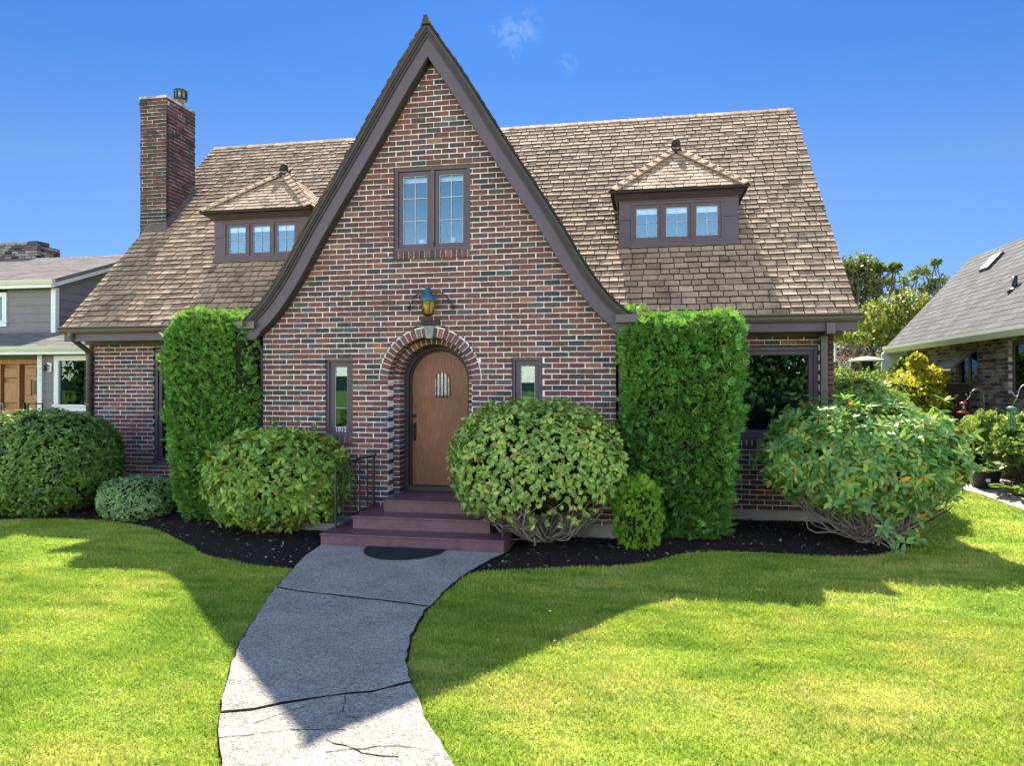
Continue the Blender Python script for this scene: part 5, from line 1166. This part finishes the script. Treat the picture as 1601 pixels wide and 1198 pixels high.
tree('backdrop_tree', [((10.0,31,2.6),(2.8,1.2,2.0)),((14.6,31,2.2),(3.0,1.2,2.3)),((18.8,32,3.0),(2.6,1.2,2.4))], 'dark green growth closing the back yard under the trees', 'leaf_tree2', .1, 2200, .26, .17, (14,31.5,.3), 57, cat='shrub')
mb = MB(); mb.tube([(-30+60*t, 30-6*t, 6.4-.5*math.sin(math.pi*t)+.3*t) for t in [k/24 for k in range(25)]], .012, 4)
tag(mb.build('overhead_wire', 'iron'), 'thin black overhead wire crossing the sky behind the trees', 'wire')

sheet('road', [(-90,-15.5),(90,-15.5),(90,-23),(-90,-23)], 'asph', lambda x, y, d: .006+0*x, step=30, spac=30)
sheet('pavement', [(-90,-13.2),(90,-13.2),(90,-14.9),(-90,-14.9)], 'concrete', lambda x, y, d: .008+0*x, step=30, spac=30)
for i, (x, y, hh) in enumerate([(-27,-25,7),(-35,-27,8)]):
    tree('street_tree', [((x,y,hh*.62),(2.8,1.8,hh*.33)),((x+.8,y+.4,hh*.3),(2.9,1.6,hh*.3))], ['street tree mirrored in the grey house window','further street tree mirrored in the grey house window'][i], 'leaf_dark', .2, 1100, .36, .20, (x,y,0), 90+i, lay=(0,.3))
# across the street, seen only mirrored in the windows
for i, (x, y, hh) in enumerate([(4.5,-24,7.5),(8.5,-22,8.5),(12.5,-25,8),(1.5,-21,5.0),(17,-26,8)]):
    tree('street_tree', [((x,y,hh*.62),(2.3,1.8,hh*.33)),((x+.8,y+.4,hh*.36),(2.2,1.6,hh*.26)),((x-.9,y+.3,hh*.40),(1.9,1.5,hh*.26)),((x,y+.6,hh*.17),(2.4,1.5,hh*.17))], ['dark green street tree mirrored in the small right window','broad dark street tree mirrored in the picture window','dark street tree mirrored at the right of the picture window','lower street tree mirrored beside the door','street tree standing furthest right across the street'][i], 'leaf_dark', .2, 1500, .30, .17, (x,y,0), 70+i, lay=(0,.3))
tree('street_bush', [((-6.5,-20,.9),(1.8,1,.9)),((-9,-20,.8),(1.5,1,.8))], 'autumn tinted bush mirrored in the numbered window', 'leaf_tree', .05, 1500, .14, .09, (-7,-20,0), 78, cat='shrub')
mb = MB(); V = []; n = 60
for k in range(n+1):
    x = -400+800*k/n; hz = 4.5+1.6*math.sin(k*.37)+1.0*math.sin(k*.9+1)+.5*math.sin(k*2.3)
    V += [(x,-260,-1),(x,-290,hz),(x,-330,-1)]
mb.add(V, [(3*k,3*k+3,3*k+4,3*k+1) for k in range(n)]+[(3*k+1,3*k+4,3*k+5,3*k+2) for k in range(n)], 0, True)
tag(mb.build('hills', m_simple('wooded_hill', (.05,.075,.06), .95, .05, var=.4, scale=.08)), kind='structure')

# ================================================================== left neighbour: grey house
NL = thing('neighbour_house', (-11,3.5,0), 'grey clapboard house with white trim and oak front door at the left edge', 'house')
def lap_siding(mb, x0, x1, y, z0, z1, e=.19, cuts=(), mi=0):
    z = z0
    while z < z1-.01:
        h = min(e, z1-z); sp = [(x0, x1)]
        for (a, b, c, d) in cuts:
            if z+h/2 > c and z+h/2 < d: sp = cut(sp, a, b)
        for (a, b) in sp: mb.hexa([(a,y-.022,z),(b,y-.022,z),(b,y+.06,z),(a,y+.06,z),(a,y-.006,z+h),(b,y-.006,z+h),(b,y+.06,z+h),(a,y+.06,z+h)], mi)
        z += e
mb = MB(); lap_siding(mb, -9.66, -5.5, 3.5, 0, 2.70, .17, [(-9.34,-7.2,1.50,2.60)])
lap_siding(mb, -16, -10.33, 4.5, 3.05, 4.26, .19, [(-12.6,-11.6,3.36,4.12)])
# upper side wall facing right
z = 3.0; 
while z < 5.4:
    h = .19; yb0 = 4.5; yb1 = 9.9
    ya = max(yb0, 4.3+(z+h-4.34)/.37+.05) if z+h > 4.36 else yb0
    if ya < yb1: mb.hexa([(-10.30,ya,z),(-10.36,ya,z),(-10.36,yb1,z),(-10.30,yb1,z),(-10.316,ya,z+h),(-10.36,ya,z+h),(-10.36,yb1,z+h),(-10.316,yb1,z+h)], 0)
    z += h
mb.box(-16, -10.4, 4.6, 4.7, 0, 4.2); mb.box(-9.7, -5.4, 3.58, 3.7, 0, 2.7); 
mb.build('wall', 'siding', NL)
mb = MB(); sv = Vector((0,1,.30)).normalized(); nv = Vector((0,-.30,1)).normalized()
mb.hexa([(-16,3.2,2.72),(-5.0,3.2,2.72),(-5.0,6.0,3.56),(-16,6.0,3.56),(-16,3.2,2.80),(-5.0,3.2,2.80),(-5.0,6.0,3.64),(-16,6.0,3.64)], 0)
shingles(mb, (0,3.19,2.80), (1,0,0), sv, nv, 2.9, lambda s: (-16, -5.0), expo=.14, wid=(.2,.42), thick=.005, mi=0)
sv = Vector((0,1,.37)).normalized(); nv = Vector((0,-.37,1)).normalized(); Lr = math.hypot(2.9, 2.9*.37)
mb.hexa([(-16,4.28,4.27),(-10.17,4.28,4.27),(-10.17,7.2,5.35),(-16,7.2,5.35),(-16,4.28,4.345),(-10.17,4.28,4.345),(-10.17,7.2,5.42),(-16,7.2,5.42)], 0)
mb.hexa([(-16,7.2,5.35),(-10.17,7.2,5.35),(-10.17,10.2,4.2),(-16,10.2,4.2),(-16,7.2,5.42),(-10.17,7.2,5.42),(-10.17,10.2,4.27),(-16,10.2,4.27)], 0)
shingles(mb, (0,4.27,4.345), (1,0,0), sv, nv, Lr+.02, lambda s: (-16, -10.16), expo=.14, wid=(.2,.42), thick=.005, mi=0)
nr = mb.build('roof', 'asph2', NL)
mb = MB(); caps(mb, (-16,7.2,5.43), (-10.15,7.2,5.43), wid=.12, down=.05); mb.build('ridge_cap', 'asph2', nr)
mb = MB(); pr_ = lambda y, z: [(y,z-.10),(y-.06,z-.10),(y-.09,z-.05),(y-.11,z),(y,z)]
mb.prism(pr_(3.2,2.80), 'x', -16, -5.0); mb.prism(pr_(4.28,4.345), 'x', -16, -10.12); mb.build('gutter', 'white2', NL)
mb = MB(); mb.bbox(-16, -10.2, 4.25, 4.29, 4.17, 4.25, .004); mb.bbox(-10.39, -10.27, 4.44, 4.55, 3.05, 4.2, .004)
mb.hexa([(-10.19,4.28,4.18),(-10.16,4.28,4.18),(-10.16,7.2,5.26),(-10.19,7.2,5.26),(-10.19,4.28,4.265),(-10.16,4.28,4.265),(-10.16,7.2,5.345),(-10.19,7.2,5.345)])
mb.bbox(-9.76, -9.65, 3.44, 3.56, 0, 2.70, .004); mb.bbox(-16, -5, 3.18, 3.21, 2.63, 2.70, .004)
mb.build('trim', 'white', NL)
def lwin(x0, x1, y, z0, z1, lab, fw=.11):
    mb = MB(); mb.bbox(x0, x1, y-.05, y+.03, z1-fw, z1, .004); mb.bbox(x0, x1, y-.05, y+.03, z0+.0, z0+fw, .004); mb.bbox(x0-.03, x1+.03, y-.07, y+.03, z0+fw-.02, z0+fw+.03, .004)
    mb.bbox(x0, x0+fw, y-.049, y+.029, z0+fw, z1-fw, .004); mb.bbox(x1-fw, x1, y-.049, y+.029, z0+fw, z1-fw, .004)
    o = mb.build('window', 'white', NL); tag(o, lab); mb = MB(); mb.box(x0+fw-.01, x1-fw+.01, y, y+.006, z0+fw-.01, z1-fw+.01); mb.build('glass', 'glass', o)
    mb = MB(); mb.box(x0-.1, x1+.1, y+.085, y+.095, z0-.1, z1+.1); mb.build('room_lining', 'room', NL)
lwin(-9.37, -7.2, 3.5, 1.46, 2.62, 'large white-framed downstairs window'); lwin(-12.62, -11.58, 4.5, 3.34, 4.12, 'white-framed upstairs window at the left edge')
# oak door set in the porch recess
mb = MB(); mb.box(-12.5, -9.7, 3.9, 4.0, 2.48, 2.72, 1); mb.box(-9.72,-9.66,3.5,4.0,0,2.7,1)
mb.bbox(-11.6, -9.95, 3.86, 3.94, 2.46, 2.56, .004, 0); mb.bbox(-10.66, -10.6, 3.84, 3.95, .4, 2.46, .004, 0); mb.bbox(-11.5, -11.1, 3.86, 3.94, .4, 2.46, .004, 0)
mb.box(-12.6, -9.7, 3.96, 4.02, 0, 2.5, 0)
mb.build('door_surround', ['honey', 'siding'], NL)
mb = MB(); mb.bbox(-10.52, -9.82, 3.90, 3.95, .45, 2.44, .004)
for (x0, x1, z0, z1) in ((-10.46,-10.20,2.20,2.38),(-10.14,-9.88,2.20,2.38),(-10.46,-10.34,1.78,2.12),(-10.08,-9.88,1.78,2.12),(-10.46,-10.20,1.18,1.68),(-10.14,-9.88,1.18,1.68),(-10.46,-10.20,.55,1.08),(-10.14,-9.88,.55,1.08)):
    mb.bbox(x0, x1, 3.87, 3.91, z0, z1, .012)
d2 = mb.build('door', 'honey', NL)
mb = MB(); mb.box(-10.28, -10.14, 3.885, 3.905, 1.80, 2.10); mb.build('door_glass', 'iron', d2)
mb = MB(); mb.bbox(-10.51, -10.48, 3.84, 3.89, 1.40, 1.62, .004); mb.build('door_handle', 'iron', d2)
mb = MB()
for (x0, x1, z0, z1) in ((-11.05,-10.72,2.16,2.38),(-11.05,-10.72,1.62,2.06),(-11.05,-10.72,.55,1.5)): mb.bbox(x0, x1, 3.90, 3.955, z0, z1, .012)
mb.build('side_panel', 'honey', NL)
mb = MB(); mb.bbox(-9.535, -9.435, 3.46, 3.48, 2.28, 2.47, .004, 1); mb.lathe([(.035,.0),(.04,.04),(.03,.1),(.01,.12)], (-9.53,3.40,2.30), 12, 0); mb.tube([(-9.49,3.46,2.40),(-9.50,3.40,2.43),(-9.53,3.40,2.41)], .012, 6, 0); mb.build('porch_light', ['iron', 'white'], NL)
text('1\n0\n0\n8', .12, (-9.70, 3.437, 2.42), (R(90), 0, 0), 'lead_came', NL, 'door_number', .002, .8)
def lchim():
    mb = MB(); x0, x1, y0, y1 = -15.2, -13.6, 7.3, 8.1
    brick_courses(mb, (0,y0,0), (1,0,0), (0,-1,0), 5.1, 5.85, lambda z: [(x0-(.0 if z < 5.55 else .05), x1+(.0 if z < 5.55 else .05))], depth=.1, rough=2); brick_courses(mb, (x1,0,0), (0,1,0), (1,0,0), 5.1, 5.85, lambda z: [(y0+.01, y1)], depth=.1, rough=2)
    mb.box(x0+.05, x1-.05, y0+.1, y1, 5.1, 5.86, 1)
    for k in range(4): mb.bbox(x0+.15+k*.36, x0+.48+k*.36, y0+.1, y0+.5, 5.86, 5.95+.02*(k % 2), .01, 0)
    mb.build('chimney', ['nbrick', 'dark'], NL)
lchim()
T = thing('porch_railing', (-9.5,3.0,0), 'black iron railing on the grey house porch beside its oak door', 'railing')
mb = MB(); mb.tube([(-9.53,3.0,1.63),(-9.2,3.0,1.63)], .014, 6); mb.tube([(-9.53,3.0,1.63),(-9.15,2.5,1.30),(-8.9,2.1,1.0)], .014, 6); mb.build('top_rail', 'iron', T)
for x in (-9.53, -9.68, -9.2): mb = MB(); mb.tube([(x,3.0,.4),(x,3.0,1.63)], .011, 6); mb.build('post', 'iron', T)
T = thing('porch_railing', (-10.2,3.0,0), 'grey metal stair railing sloping down at the far left edge', 'railing')
mb = MB(); mb.tube([(-10.6,3.0,1.62),(-10.13,3.0,1.62),(-9.70,2.6,1.32),(-9.4,2.3,1.1)], .016, 6); mb.build('top_rail', 'metal', T)
for x in (-10.55, -10.15): mb = MB(); mb.tube([(x,3.0,.4),(x,3.0,1.62)], .012, 6); mb.build('post', 'iron', T)
mb = MB(); mb.bbox(-11.8, -9.0, 2.2, 3.9, 0, .42, .01); tag(mb.build('porch_slab', 'concrete', NL))
# a lost twig on the lawn
mb = MB(); mb.tube([(5.35,-3.78,.035),(5.45,-3.74,.04),(5.55,-3.72,.036),(5.60,-3.76,.035)], [.008,.014,.011,.004], 6, 0); mb.lathe([(.0,-.02),(.018,0),(0,.02)], (5.60,-3.80,.04), 8, 1)
tag(mb.build('fallen_pod', ['leaf_conif', 'white']), 'small green pod with a pale tip fallen on the lawn', 'seed pod')
